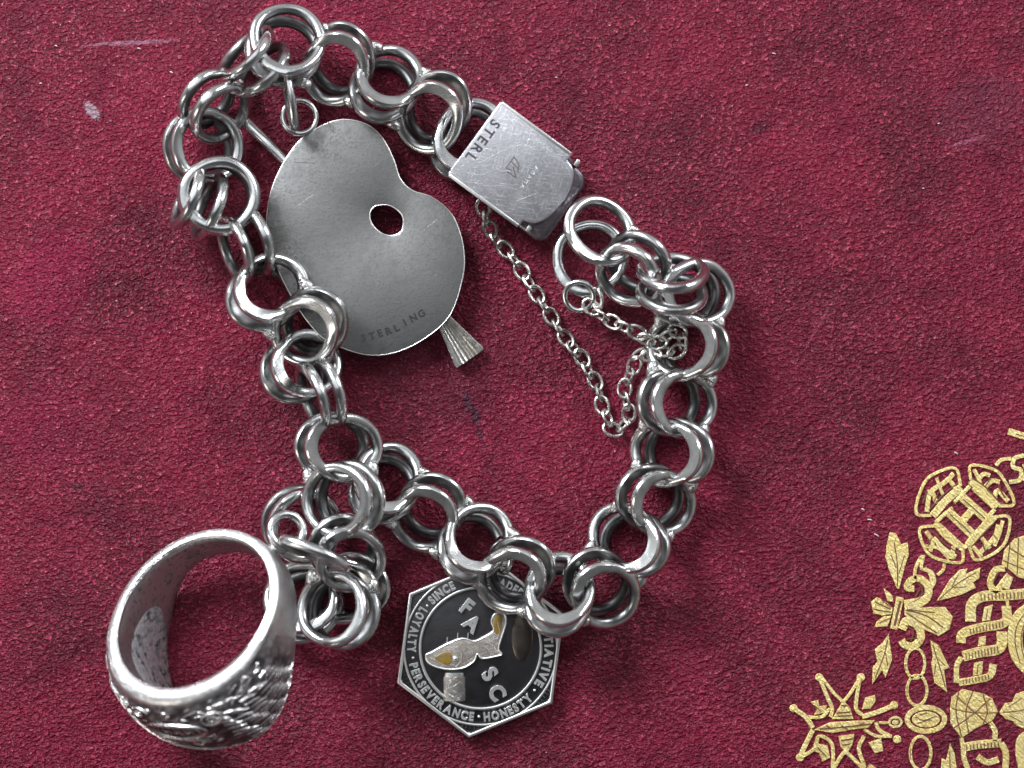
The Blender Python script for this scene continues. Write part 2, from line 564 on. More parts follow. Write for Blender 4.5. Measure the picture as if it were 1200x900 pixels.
# ================================================================== THE SURFACE
bm = bmesh.new()
X0, X1, Y0, Y1 = -1500, 1500, -1200, 1200
plate_bm(bm, [(X0, Y0), (X1, Y0), (X1, Y1), (X0, Y1)], -40, 0, 6)
cover = obj('leather_surface', finish(bm, 'leather_surface', M_LEATHER))
cover['kind'] = 'structure'

# ------------------------------------------------------------------ gilt stamping on the leather
def PA(x, y): return (300 + x / 4.0, -40 - y / 4.0)       # 900+x/4-600 , 450-(490+y/4)
def PB(x, y): return (300 + x / 4.0, -240 - y / 4.0)
def PC(x, y): return (460 + x / 3.0, -150 - y / 3.0)
GZ = 1.5
def rib(bm, pts, w, z0=0.0, z1=GZ, sm=True, closed=False):
    """a raised ribbon along pts (2-D), w wide"""
    if sm and len(pts) > 2:
        pl = smooth_line([(p[0], p[1], 0) for p in pts], 5)
    else:
        pl = [Vector((p[0], p[1], 0)) for p in pts]
    n = len(pl)
    L, R = [], []
    for i, p in enumerate(pl):
        t = (pl[min(i + 1, n - 1)] - pl[max(i - 1, 0)]).normalized()
        s = Vector((-t.y, t.x, 0))
        ww = (w[0] + (w[1] - w[0]) * i / (n - 1)) if hasattr(w, '__len__') else w
        L.append(p + s * ww / 2); R.append(p - s * ww / 2)
    rows = []
    b = min(0.5, z1 - z0)
    for k in range(n):
        l, r = L[k], R[k]
        c = (l + r) / 2
        f = max(0.0, 1 - 2 * b / max((l - r).length, 1e-3))
        rows.append([bm.verts.new((l.x, l.y, z0)), bm.verts.new((l.x, l.y, z1 - b)),
                     bm.verts.new((c.x + (l.x - c.x) * f, c.y + (l.y - c.y) * f, z1)),
                     bm.verts.new((c.x + (r.x - c.x) * f, c.y + (r.y - c.y) * f, z1)),
                     bm.verts.new((r.x, r.y, z1 - b)), bm.verts.new((r.x, r.y, z0))])
    for a, b2 in zip(rows[:-1], rows[1:]):
        for j in range(5):
            bm.faces.new((a[j], a[j + 1], b2[j + 1], b2[j]))
    bm.faces.new(rows[0]); bm.faces.new(rows[-1][::-1])

def ell(cx, cy, rx, ry, n=22, rot=0):
    c, s = cos(radians(rot)), sin(radians(rot))
    return [(cx + rx * cos(2 * pi * i / n) * c - ry * sin(2 * pi * i / n) * s,
             cy + rx * cos(2 * pi * i / n) * s + ry * sin(2 * pi * i / n) * c) for i in range(n)]

def gilt(name, polys=(), ribs=(), rings=(), lines=(), f=PA):
    bm = bmesh.new()
    k = 0
    for p in polys:
        plate_bm(bm, [f(*q) for q in p], 0, GZ + 0.05 * k, 0.5, steps=1); k += 1
    for pts, w in ribs:
        w = tuple(1.25 * q for q in w) if hasattr(w, '__len__') else w * 1.25
        rib(bm, [f(*q) for q in pts], w, 0.0, GZ + 0.05 * k); k += 1
    for cx, cy, rx, ry, w in rings:
        o = ell(cx, cy, rx, ry); i = ell(cx, cy, rx - w, ry - w)
        plate_bm(bm, [f(*q) for q in o], 0, GZ, 0.4, holes=[[f(*q) for q in i]], steps=1)
    o = obj(name, finish(bm, name, M_GILT, smooth=False), cover)
    if lines:
        bm = bmesh.new()
        for pts, w in lines:
            rib(bm, [f(*q) for q in pts], w * 1.5, GZ - 0.3, GZ + 0.4 + 0.05 * k); k += 1
        obj('engraved_line', finish(bm, 'engraved_line', M_GROOVE, smooth=False), o, kind='stuff')
    return o

# four crowns round a letter H
gilt('gilt_crown', ribs=[([(765, 456), (700, 452), (698, 395), (735, 300), (790, 256), (878, 236), (903, 318)], 3.0),
                         ([(772, 458), (835, 385), (905, 325)], 7.5),
                         ([(745, 440), (760, 350), (830, 300), (870, 260)], 4.5), ([(790, 400), (770, 350), (745, 345)], 4),
                         ([(820, 360), (800, 310), (790, 280)], 3), ([(880, 330), (850, 290)], 4)],
     lines=[([(755, 430), (830, 350), (890, 305)], 1.1), ([(775, 395), (800, 345)], 0.9), ([(725, 400), (745, 340)], 1.2)])
gilt('gilt_crown', ribs=[([(950, 288), (952, 222), (1060, 242), (1112, 300), (1153, 402), (1080, 412)], 3.0),
                         ([(947, 292), (1010, 345), (1078, 412)], 7.0), ([(985, 290), (1010, 262), (1040, 270)], 4),
                         ([(1010, 330), (1050, 295), (1085, 300)], 4.5), ([(1060, 380), (1075, 340), (1125, 390)], 4.5),
                         ([(965, 240), (985, 280), (1000, 320)], 3.5)],
     lines=[([(955, 280), (1020, 325), (1085, 395)], 1.1), ([(1015, 320), (1045, 280)], 0.9), ([(1085, 330), (1110, 375)], 1.2)])
gilt('gilt_crown', ribs=[([(1062, 462), (1132, 470), (1102, 598), (980, 666), (942, 600)], 3.0),
                         ([(1062, 460), (1000, 520), (935, 596)], 7.0), ([(1080, 500), (1060, 560), (985, 640)], 4.5),
                         ([(1100, 480), (1085, 540), (1060, 600)], 3.5), ([(1000, 560), (1040, 610)], 4), ([(960, 600), (1000, 650)], 4)],
     lines=[([(1060, 490), (1010, 540), (955, 600)], 1.1), ([(1050, 540), (1075, 570)], 0.9), ([(1005, 590), (1020, 630)], 1.1)])
gilt('gilt_crown', ribs=[([(775, 505), (710, 522), (740, 620), (800, 662), (905, 676), (913, 612)], 3.0),
                         ([(780, 492), (840, 560), (912, 612)], 5.5), ([(740, 530), (770, 580), (760, 625)], 4),
                         ([(775, 560), (820, 610), (880, 650)], 4.5), ([(730, 600), (800, 610), (850, 660)], 3.5), ([(870, 600), (860, 660)], 4)],
     lines=[([(770, 530), (830, 590), (895, 635)], 1.1), ([(765, 560), (750, 600)], 0.9)])
gilt('gilt_letter', ribs=[([(900, 362), (1030, 478)], 8.5), ([(838, 432), (965, 552)], 8.5), ([(895, 500), (972, 415)], 7.0),
                          ([(958, 328), (1058, 422)], 3.4), ([(797, 497), (915, 605)], 4.2),
                          ([(945, 318), (900, 368)], 3.6), ([(1062, 428), (1012, 482)], 3.6), ([(785, 490), (838, 440)], 3.6), ([(918, 610), (962, 560)], 3.6),
                          ([(872, 395), (915, 352)], 3.2), ([(1005, 500), (1040, 460)], 3.2), ([(825, 455), (865, 420)], 3.2), ([(940, 575), (985, 530)], 3.2)],
     lines=[([(915, 380), (1015, 468)], 0.8), ([(852, 450), (950, 540)], 0.8)])
# sprays and fleur-de-lis
gilt('gilt_leaf', polys=[[(570, 535), (600, 540), (625, 592), (655, 580), (660, 640), (640, 700), (615, 800), (605, 800), (570, 720), (550, 650), (555, 600)]],
     lines=[([(605, 790), (605, 680), (590, 580)], 1.0), ([(612, 730), (640, 640)], 0.8), ([(600, 700), (575, 640)], 0.8)])
gilt('gilt_leaf', polys=[[(790, 858), (850, 760), (900, 710), (935, 705), (925, 732), (995, 700), (990, 750), (960, 770), (975, 795), (900, 830)]],
     lines=[([(800, 850), (880, 780), (975, 722)], 1.0), ([(870, 795), (930, 790)], 0.8), ([(860, 790), (890, 735)], 0.8)])
gilt('gilt_scroll', ribs=[([(640, 885), (700, 872), (745, 842), (750, 790), (710, 752), (668, 762), (652, 795), (685, 800)], (8, 6))],
     lines=[([(660, 870), (712, 840), (722, 800), (700, 775)], 0.9), ([(700, 850), (735, 815)], 0.8), ([(690, 835), (712, 800)], 0.8)])
gilt('gilt_chain', ribs=[([(690, 755), (690, 710), (715, 655), (735, 650)], 3.2), ([(725, 660), (720, 705), (765, 720), (780, 765), (760, 800)], 3.2),
                         ([(735, 700), (760, 735), (765, 790)], 2.6), ([(828, 680), (820, 712), (795, 735)], 3.0)])
gilt('gilt_chain', ribs=[([(1068, 222), (1095, 195), (1140, 190)], 3.6), ([(1200, 175), (1155, 190), (1150, 230), (1185, 245), (1180, 290), (1130, 300)], 4.2),
                         ([(1200, 215), (1215, 260), (1190, 290)], 3.6)])
gilt('gilt_bar', ribs=[([(1125, 62), (1210, 88)], 6.5)], lines=[([(1160, 74), (1210, 90)], 0.9)])
gilt('gilt_fleur_de_lis', f=PB,
     polys=[[(640, 95), (760, 85), (830, 85), (865, 130), (850, 190), (800, 222), (730, 190), (640, 122)],
            [(582, 118), (540, 125), (495, 118), (482, 62), (510, 38), (560, 66), (582, 88)],
            [(540, -5), (582, 30), (588, 62), (560, 58)],
            [(578, 125), (560, 175), (500, 180), (508, 155), (540, 130)]],
     ribs=[([(628, 190), (650, 150), (702, 175), (716, 230), (682, 268), (640, 262), (625, 240)], (8, 7)),
           ([(640, 75), (700, 60), (740, 40)], (9, 5))],
     lines=[([(650, 100), (740, 125), (820, 180)], 1.0), ([(650, 112), (720, 160), (790, 205)], 1.0), ([(660, 98), (780, 110)], 0.8),
            ([(500, 60), (575, 95)], 0.9), ([(495, 95), (575, 108)], 0.9), ([(645, 170), (680, 200), (670, 245)], 0.9), ([(660, 235), (700, 230)], 0.8),
            ([(520, 160), (570, 135)], 0.8), ([(530, 50), (575, 85)], 0.8)])
gilt('gilt_tie', f=PB, polys=[[(602, 35), (636, 42), (606, 192), (572, 186)]], lines=[([(620, 55), (592, 172)], 2.0)])
gilt('gilt_leaf', f=PB, polys=[[(565, 210), (582, 330), (550, 417), (535, 382), (488, 446), (490, 370), (512, 342), (500, 285), (540, 250)]],
     lines=[([(560, 240), (540, 320), (500, 420)], 1.0), ([(550, 300), (560, 360)], 0.8), ([(535, 290), (515, 300)], 0.8)])
gilt('gilt_leaf', f=PB, polys=[[(760, 240), (800, 265), (850, 370), (825, 380), (840, 487), (780, 440), (765, 350), (772, 320)]],
     lines=[([(772, 260), (805, 370), (830, 460)], 1.0), ([(800, 330), (830, 360)], 0.8), ([(785, 350), (780, 400)], 0.8)])
for c in ((690, 350, 52, 78, 14), (698, 476, 54, 78, 14), (715, 770, 56, 86, 15)):
    gilt('gilt_chain', f=PB, rings=[c], lines=[([(c[0] - c[2] + 7, c[1] - 30), (c[0] - c[2] + 7, c[1] + 30)], 0.6)])
gilt('gilt_oval', f=PB, rings=[(740, 612, 100, 68, 24)], polys=[ell(740, 612, 66, 38, 16)],
     lines=[([(690, 600), (730, 615), (790, 595)], 0.9), ([(700, 630), (760, 610)], 0.9), ([(710, 590), (745, 580)], 0.9)])
gilt('gilt_bead', f=PB, rings=[(597, 625, 34, 28, 11)], polys=[ell(597, 625, 16, 12, 10)], ribs=[([(520, 628), (566, 628)], 2.5)])
# star of order, lower left of the stamping
arms = [((240, 415), (300, 500)), ((435, 415), (405, 500)), ((590, 545), (500, 590)), ((605, 705), (510, 650)), ((120, 560), (200, 610)), ((150, 790), (215, 700))]
pol = [ell(b[0][0], b[0][1], 20, 19, 10) for b in arms]
gilt('gilt_star', f=PB,
     polys=pol + [[(300, 610), (330, 560), (352, 520), (385, 560), (400, 610)], [(215, 660), (290, 625), (400, 618), (500, 615), (470, 650), (380, 662), (300, 676)],
                  [(330, 690), (405, 680), (395, 730), (370, 770), (340, 740)],
                  [(200, 530), (235, 520), (240, 550), (275, 545), (270, 580), (215, 590), (230, 565)],
                  [(455, 510), (500, 498), (505, 525), (480, 560), (440, 565)],
                  [(215, 720), (280, 735), (290, 790), (255, 810), (240, 770), (210, 760)], [(470, 720), (530, 700), (540, 760), (500, 770)]],
     ribs=[([(240, 415), (275, 500), (300, 560), (292, 600)], 3.6), ([(255, 420), (310, 490), (352, 530)], 3.0),
           ([(430, 420), (420, 480), (412, 560), (440, 590)], 3.6), ([(425, 425), (385, 490), (352, 530)], 3.0),
           ([(590, 545), (520, 575), (440, 600)], 4.5), ([(505, 625), (520, 660), (570, 690)], 3.6), ([(120, 560), (175, 600), (210, 650)], 4.5),
           ([(150, 790), (170, 740), (210, 660)], 4.5), ([(150, 790), (215, 750), (240, 690), (300, 730), (302, 850)], 3.4),
           ([(302, 850), (345, 780), (370, 770), (450, 840), (425, 750), (450, 690)], 3.6), ([(180, 600), (250, 600), (290, 560)], 3.0),
           ([(450, 660), (510, 690), (580, 690)], 3.0), ([(470, 830), (500, 850)], 5)],
     lines=[([(240, 655), (330, 648), (480, 632)], 0.9), ([(320, 580), (385, 575)], 0.8), ([(325, 595), (390, 592)], 0.8), ([(340, 710), (395, 700)], 0.8),
            ([(270, 640), (300, 655)], 0.8), ([(345, 640), (370, 655)], 0.8), ([(420, 640), (450, 625)], 0.8), ([(215, 545), (250, 575)], 0.8),
            ([(340, 545), (370, 545)], 0.7), ([(345, 730), (385, 725)], 0.7), ([(230, 740), (270, 780)], 0.8)])
# ribbon-wound column at the edge
def hatch(p, q, n, l):
    out = []
    for i in range(n):
        t = (i + 0.5) / n
        x, y = p[0] + (q[0] - p[0]) * t, p[1] + (q[1] - p[1]) * t
        out.append(([(x - 1, y - l / 2), (x + 1, y + l / 2)], 0.8))
    return out
gilt('gilt_ribbon', f=PC, ribs=[([(232, 385), (236, 325), (275, 297), (350, 293), (440, 286)], 10), ([(360, 310), (366, 350)], 3)], lines=hatch((262, 300), (430, 290), 13, 22))
gilt('gilt_ribbon', f=PC, ribs=[([(198, 460), (205, 428), (262, 408), (352, 388), (358, 330)], 9)], lines=hatch((225, 420), (350, 392), 11, 20))
gilt('gilt_ribbon', f=PC, ribs=[([(205, 508), (262, 493), (335, 478), (342, 420)], 10)], lines=hatch((210, 508), (332, 482), 11, 24))
gilt('gilt_ribbon', f=PC, ribs=[([(182, 600), (184, 540), (200, 510)], 5), ([(190, 600), (250, 590), (300, 575), (312, 535)], 7)], lines=hatch((200, 598), (300, 578), 9, 16))
gilt('gilt_staff', f=PC, polys=[[(280, 335), (310, 325), (300, 380), (272, 384)], [(262, 440), (286, 435), (284, 468), (258, 472)], [(244, 530), (276, 525), (272, 570), (240, 576)]],
     lines=[([(292, 340), (286, 375)], 0.8), ([(258, 535), (254, 570)], 0.8)])
gilt('gilt_fan', f=PC, polys=[[(160, 690), (165, 650), (205, 622), (280, 640), (308, 655), (328, 702), (310, 732), (250, 760), (200, 795), (162, 745)]],
     lines=[([(165, 690), (240, 705), (325, 705)], 1.0), ([(180, 645), (230, 690), (300, 750)], 1.0), ([(240, 630), (215, 700), (225, 775)], 1.0),
            ([(300, 655), (240, 710), (170, 760)], 1.0), ([(190, 630), (180, 700), (200, 790)], 0.9), ([(275, 640), (290, 700), (275, 745)], 0.9)])
gilt('gilt_fan', f=PC, polys=[[(342, 185), (350, 135), (385, 95), (440, 75), (440, 240), (400, 230), (370, 205)]],
     lines=[([(345, 170), (440, 210)], 1.0), ([(365, 125), (440, 170)], 1.0), ([(400, 90), (395, 220)], 0.9), ([(370, 110), (360, 200)], 0.9), ([(425, 85), (430, 230)], 0.9)])
gilt('gilt_loop', f=PC, ribs=[([(352, 198), (318, 205), (300, 250), (322, 276), (352, 240), (368, 222)], 6.0), ([(372, 225), (356, 270)], 6.0)], lines=[([(330, 210), (312, 245)], 0.8)])
gilt('gilt_roundel', f=PC, ribs=[([(440, 325), (392, 365), (374, 430), (386, 510), (440, 575)], 6.0), ([(440, 350), (405, 400), (398, 460), (415, 530), (440, 555)], 9)],
     lines=[([(425, 350), (394, 400), (388, 460), (405, 530)], 0.9), ([(430, 370), (412, 420), (410, 470), (425, 530)], 0.8)])
gilt('gilt_leaf', f=PC, polys=[[(333, 705), (352, 672), (378, 668), (390, 640), (440, 622), (440, 770), (395, 752), (380, 735), (355, 728)]],
     lines=[([(345, 703), (390, 700), (440, 690)], 1.0), ([(365, 685), (410, 655)], 0.8), ([(370, 715), (415, 740)], 0.8)])
gilt('gilt_ribbon', f=PC, ribs=[([(205, 828), (260, 818), (340, 812)], 8), ([(207, 830), (210, 870), (230, 920)], 5), ([(338, 812), (356, 850), (352, 930)], 6), ([(200, 795), (206, 830)], 4)], lines=hatch((212, 828), (335, 814), 10, 18))
gilt('gilt_ribbon', f=PC, ribs=[([(300, 740), (318, 770), (316, 805)], 5), ([(255, 860), (290, 880), (330, 870)], 6)])
gilt('gilt_leaf', f=PC, polys=[[(128, 920), (130, 865), (146, 872), (160, 812), (176, 850), (186, 920)]], lines=[([(158, 840), (160, 910)], 0.9)])
gilt('gilt_loop', f=PC, ribs=[([(440, 780), (410, 800), (405, 850), (420, 920)], 8)])

# specks of lint caught in the grain
lint = [(163, 57, 4), (201, 85, 4), (48, 98, 3), (290, 283, 2), (1100, 145, 2.5), (907, 63, 4), (1120, 531, 5), (652, 91, 2.5), (1011, 597, 4), (1019, 609, 5), (1027, 627, 6), (66, 54, 3), (1082, 221, 2), (875, 100, 3)]
for x, y, l in lint:
    bm = bmesh.new()
    a = random.uniform(-0.6, 0.4)
    p = [(-l / 2, 0, 1.0), (0, 0.4, 1.7), (l / 2, 0.1, 1.1)]
    tube_bm(bm, [(q[0] * cos(a) - q[1] * sin(a), q[0] * sin(a) + q[1] * cos(a), q[2]) for q in p], [0.4, 0.6, 0.35], 6)
    obj('lint_speck', finish(bm, 'lint_speck', M_LINT), cover, T(W(x, y, 0)))

# ================================================================== CHARM BRACELET
RA, RC, RW, GAP = 34.3, 43.0, 6.7, 27.0
ring_meshes = [wire_ring_mesh('ring', RA, RC, RW, 1.0, s) for s in range(5)]
plain_meshes = [wire_ring_mesh('ring', 35.5, 41.5, 6.6, 0.3, 40 + s) for s in range(3)]
ring_low = [wire_ring_mesh('ring', RA, RC, RW, 0.8, 60 + s, flip=-1) for s in range(3)]
plain_low = [wire_ring_mesh('ring', 35.5, 41.5, 6.6, 0.3, 70 + s, flip=-1) for s in range(2)]
round_low = [wire_ring_mesh('ring', 38.5, 40.0, RW, 0.45, 80 + s, flip=-1) for s in range(2)]
round_meshes = [wire_ring_mesh('ring', 38.5, 40.0, RW, 0.45, 20 + s) for s in range(3)]

root = empty('charm_bracelet', (-40, -20, 0))
root['label'] = 'silver double link charm bracelet with box clasp, lying in a loose loop on red leather'
root['category'] = 'bracelet'
ROOTV = Vector((-40, -20, 0))

def bead_mesh(seed):
    """lump of solder with a cut wire end standing on it"""
    rnd = random.Random(seed)
    bm = bmesh.new()
    bmesh.ops.create_icosphere(bm, subdivisions=3, radius=1.0)
    for v in bm.verts:
        n = noise.noise(v.co * 1.3 + Vector((seed * 3.1, 0, 0)))
        v.co = Vector((v.co.x * 6.4, v.co.y * 10.5, v.co.z * 6.4)) * (1 + 0.18 * n)
    m = Matrix.Rotation(0.35 + rnd.uniform(-.3, .3), 4, 'Z') @ Matrix.Translation((-2.5, 1, 3.8))
    r = bmesh.ops.create_cube(bm, size=1.0)
    vs = r['verts']
    for v in vs:
        v.co = m @ Vector((v.co.x * (7.2 - 1.6 * (v.co.z > 0)), v.co.y * (7.0 - 1.6 * (v.co.z > 0)), v.co.z * 7.5))
    es = list({e for v in vs for e in v.link_edges})
    bmesh.ops.bevel(bm, geom=es, offset=1.3, segments=2, affect='EDGES', profile=0.6)
    return finish(bm, 'solder_bead', M_SOLDER)
beads = [bead_mesh(s) for s in range(4)]

CEN = {}
def add_link(cx, cy, H, tilt=38, z=36, kind='oval', gap=GAP, single=False, roll=0.0, scale=1.0):
    c = W(cx, cy, z) - ROOTV
    L = empty('link', parent=root, mat4=ring_frame(c, H, tilt, roll))
    ms = {'oval': ring_meshes, 'round': round_meshes, 'plain': plain_meshes}[kind]
    rr = random.Random(int(cx * 7 + cy))
    lo = {'oval': ring_low, 'round': round_low, 'plain': plain_low}[kind]
    for k in ((0,) if single else (1, -1)):
        if k == -1: ms = lo
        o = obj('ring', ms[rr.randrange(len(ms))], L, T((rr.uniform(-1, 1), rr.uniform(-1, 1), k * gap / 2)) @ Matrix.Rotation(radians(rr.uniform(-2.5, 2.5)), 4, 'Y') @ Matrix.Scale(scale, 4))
    CEN[L.name] = (c, ring_frame(c, H, tilt, roll))
    return L

def add_beads(L1, L2, H1, H2=None, d=35.5, sides=(1, -1)):
    """solder joints where the outer wires of two neighbours meet at both sides"""
    c1, c2 = CEN[L1.name][0], CEN[L2.name][0]
    m = (c1 + c2) / 2
    t = (c2 - c1); t.z = 0; t.normalize()
    p = Vector((-t.y, t.x, 0))
    s = Vector((cos(radians(H1)), sin(radians(H1)), 0))
    if p.dot(s) < 0:
        p = -p
    for k in sides:
        q = m + p * (d * k) + Vector((0, 0, 1))
        q = q + t * random.uniform(-2, 2)
        i = random.randrange(4)
        # owner: the link whose wire it sits on; keep in that link's frame
        M = frame(q, p * k, Vector((0, 0, 1)).cross(p * k), Vector((0, 0, 1)))
        owner = L1
        obj('solder_bead', beads[i], owner, CEN[L1.name][1].inverted() @ M)

# top run, from the clasp leftwards
C0 = add_link(549, 164, 233, 20, 20)
T1 = add_link(507, 133, 56, 38, 38)
T2 = add_link(453, 98, 242, 38, 38)
T3 = add_link(397, 76, 66, 38, 40)
T4 = add_link(335, 53, 235, 24, 58, 'round')
add_beads(T1, T2, 56); add_beads(T2, T3, 242); add_beads(T3, T4, 66, d=34)
# left run, twisted
L5 = add_link(297, 72, 315, 64, 55, 'plain')
L6 = add_link(251, 124, 138, 67, 56, 'plain')
L7 = add_link(238, 172, 180, 30, 36, 'round')
L7b = add_link(233, 236, 338, 70, 62, 'plain')
L8 = add_link(257, 229, 200, 14, 76, 'round', gap=16)
L9 = add_link(288, 287, 22, 68, 52, 'plain')
L10 = add_link(313, 342, 222, 38, 52)
L11 = add_link(362, 383, 42, 38, 56)
L12 = add_link(352, 430, 205, 42, 34)
L12b = add_link(376, 461, 20, 70, 60, 'plain', gap=20)
L13 = add_link(396, 523, 180, 35, 50)
L14 = add_link(402, 586, -5, 30, 70, 'round')
add_beads(L5, L6, 315, d=6, sides=(1,)); add_beads(L10, L11, 222); add_beads(L11, L12, 42, d=30, sides=(1,)); add_beads(L13, L14, 180, d=38)
# heap beside the ring charm
L15 = add_link(407, 648, 130, 42, 58)
L16 = add_link(396, 715, 330, 28, 62, 'round')
L17 = add_link(354, 615, 165, 24, 26, 'round')
L18 = add_link(356, 705, 280, 30, 30, 'round')
L19 = add_link(408, 690, 10, 30, 24)
add_beads(L15, L16, 130, d=36, sides=(1, -1))
# lower run, eastwards
B0 = add_link(452, 566, 240, 36, 36)
B1 = add_link(502, 601, 59, 38, 38)
B2 = add_link(557, 635, 236, 38, 46)
B3 = add_link(604, 674, 52, 38, 58)
B4 = add_link(655, 696, 258, 36, 62, 'oval')
B5 = add_link(705, 689, 128, 36, 46)
B6 = add_link(737, 634, -30, 38, 38)
B7 = add_link(770, 587, 152, 38, 38)
B8 = add_link(787, 530, -6, 38, 38)
B9 = add_link(793, 471, 174, 38, 38)
B10 = add_link(806, 406, -2, 38, 40)
seq = [(B0, 240), (B1, 59), (B2, 236), (B3, 52), (B4, 258), (B5, 128), (B6, -30), (B7, 152), (B8, -6), (B9, 174), (B10, -2)]
for (a, h), (b, _) in zip(seq[:-1], seq[1:]):
    add_beads(a, b, h)
B11 = add_link(810, 344, 182, 30, 40)
add_beads(B10, B11, -2)
B12 = add_link(789, 332, 270, 62, 70, 'plain')
B13 = add_link(742, 315, 48, 52, 56, 'plain')
B14 = add_link(703, 270, 225, 36, 56, 'round', single=True)
B14b = add_link(692, 303, 225, 8, 18, 'round', single=True)
add_beads(B13, B14, 48, d=30, sides=(1,))

# ------------------------------------------------------------------ box clasp
def rot2(p, a):
    return (p[0] * cos(a) - p[1] * sin(a), p[0] * sin(a) + p[1] * cos(a))
CA = radians(-36.6)
cz = 58
cc = W(598, 193, cz) - ROOTV
clasp = empty('clasp', parent=root, mat4=T(cc) @ Matrix.Rotation(CA, 4, 'Z') @ Matrix.Rotation(radians(5), 4, 'X') @ Matrix.Rotation(radians(3), 4, 'Y'))
# local x = length (towards tongue), y = width ; plate from x -52..52
hw = 51
pl = [(-52, -hw), (50, -hw), (50, -43)]
pl += [(50 + 24 * abs(cos(a)) ** 0.8, 42 * sin(a)) for a in [radians(v) for v in range(-80, 81, 8)]]
pl += [(50, 43), (50, hw), (-52, hw)]
bm = bmesh.new(); plate_bm(bm, pl, -7, 0, 2.2, steps=4)
bmesh.ops.bevel(bm, geom=[e for e in bm.edges if abs(e.verts[0].co.z - e.verts[1].co.z) > 3 and e.verts[0].co.x < -40], offset=2.5, segments=3, affect='EDGES')
top = obj('top_plate', finish(bm, 'top_plate', M_CLASP), clasp)
# bright raised edge along the long sides
bm = bmesh.new()
for sgn in (-1, 1):
    plate_bm(bm, [(-50, sgn * hw - 2.2), (49, sgn * hw - 2.2), (49, sgn * hw + 2.2), (-50, sgn * hw + 2.2)], -9, 0.6, 1.6)
obj('side_rail', finish(bm, 'side_rail', M_EDGE), clasp)
bm = bmesh.new()
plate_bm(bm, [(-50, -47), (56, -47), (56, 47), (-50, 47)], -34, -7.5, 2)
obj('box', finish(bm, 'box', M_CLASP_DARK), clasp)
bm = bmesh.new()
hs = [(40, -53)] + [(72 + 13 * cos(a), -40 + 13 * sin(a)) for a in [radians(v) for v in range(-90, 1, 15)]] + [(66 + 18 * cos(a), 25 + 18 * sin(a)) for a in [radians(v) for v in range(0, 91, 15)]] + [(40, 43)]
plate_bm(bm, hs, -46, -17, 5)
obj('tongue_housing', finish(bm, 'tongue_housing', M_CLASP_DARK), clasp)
bm = bmesh.new()
for sgn in (-1, 1):
    plate_bm(bm, [(58, sgn * 47 - 4), (63, sgn * 47 - 4), (64, sgn * 47 + 2), (61, sgn * 47 + 5), (58, sgn * 47 + 4)], -20, -8, 1.2)
obj('tongue_catch', finish(bm, 'tongue_catch', M_EDGE), clasp)
# stamped letters
bm = bmesh.new()
for i, ch in enumerate('STERL'):
    y = 27 - i * 11.8
    # reading direction -y (local), letter tops towards +x
    put_glyph(bm, ch, (-47.5, y), (1, 0), 16.5, 0.0, 0.35, bold=0.0, xs=1.0)
obj('stamped_lettering', finish(bm, 'stamped_lettering', M_MARK, smooth=False), clasp)
bm = bmesh.new()
for p in [((-2, 12), (-2, -6)), ((-2, 10), (8, 6)), ((-2, 4), (10, 2)), ((8, 6), (12, -2)), ((4, 0), (14, -8)), ((14, -8), (2, -8)), ((-2, -6), (6, -4))]:
    rib(bm, p, 1.3, 0.0, 0.3, sm=False)
obj('maker_mark', finish(bm, 'maker_mark', M_MARK_MID, smooth=False), clasp)
bm = bmesh.new()
for i in range(5):
    y = 16 - i * 6.5
    for q in ((0, 0, 4, 0), (4, 0, 4, -3), (0, -3, 4, -3)) if i % 2 else ((0, 0, 4, -1.5), (4, -1.5, 0, -3)):
        rib(bm, [(24 + q[0], y + q[1]), (24 + q[2] + 0.01, y + q[3])], 0.9, 0.0, 0.3, sm=False)
obj('number_mark', finish(bm, 'number_mark', M_EDGE, smooth=False), clasp)
# long scratches
bm = bmesh.new()
for p in [((-2, 16), (48, 36)), ((-30, -20), (-5, 30)), ((-20, -30), (5, 10)), ((-10, -38), (22, -12)), ((30, -30), (44, -8)), ((0, 20), (20, 44)), ((-35, 0), (-20, 22))]:
    rib(bm, p, 0.55, 0.0, 0.12, sm=False)
obj('scratch', finish(bm, 'scratch', M_EDGE, smooth=False), clasp, kind='stuff')

# ------------------------------------------------------------------ safety chain
def small_ring_mesh(name, a, c, r, mat, seg=30, sec=8):
    bm = bmesh.new()
    tube_bm(bm, [(c * cos(2 * pi * i / seg), a * sin(2 * pi * i / seg), 0) for i in range(seg)], r, sec, True)
    return finish(bm, name, mat)
cl = [small_ring_mesh('chain_link', 11.2, 7.6, 2.1, M_CHAIN), small_ring_mesh('chain_link', 10.6, 8.0, 2.0, M_CHAIN)]
path = [(566, 243, 34), (570, 257, 24), (578, 276, 12), (590, 290, 9), (604, 306, 9), (619, 330, 9), (632, 350, 9), (644, 368, 9), (656, 387, 9), (670, 406, 9), (683, 421, 10), (691, 438, 10), (701, 453, 9),
        (704, 471, 9), (711, 487, 9), (717, 503, 9), (729, 499, 9), (737, 486, 9), (733, 467, 12), (733, 449, 14), (742, 433, 20), (748, 415, 26), (762, 416, 28), (782, 412, 30), (799, 410, 28), (798, 394, 34),
        (789, 386, 38), (778, 398, 34), (763, 402, 30), (752, 393, 34), (741, 387, 36), (726, 381, 34), (710, 373, 30), (697, 365, 28), (688, 352, 30)]
pp = smooth_line([W(*p) for p in path], 12)
pos = [pp[0]]; acc = 0.0
for a, b in zip(pp[:-1], pp[1:]):
    acc += (b - a).length
    if acc >= 14.6:
        pos.append(b); acc = 0.0
ch = empty('safety_chain', parent=root, mat4=T(W(700, 440, 0) - ROOTV))
cho = W(700, 440, 0)
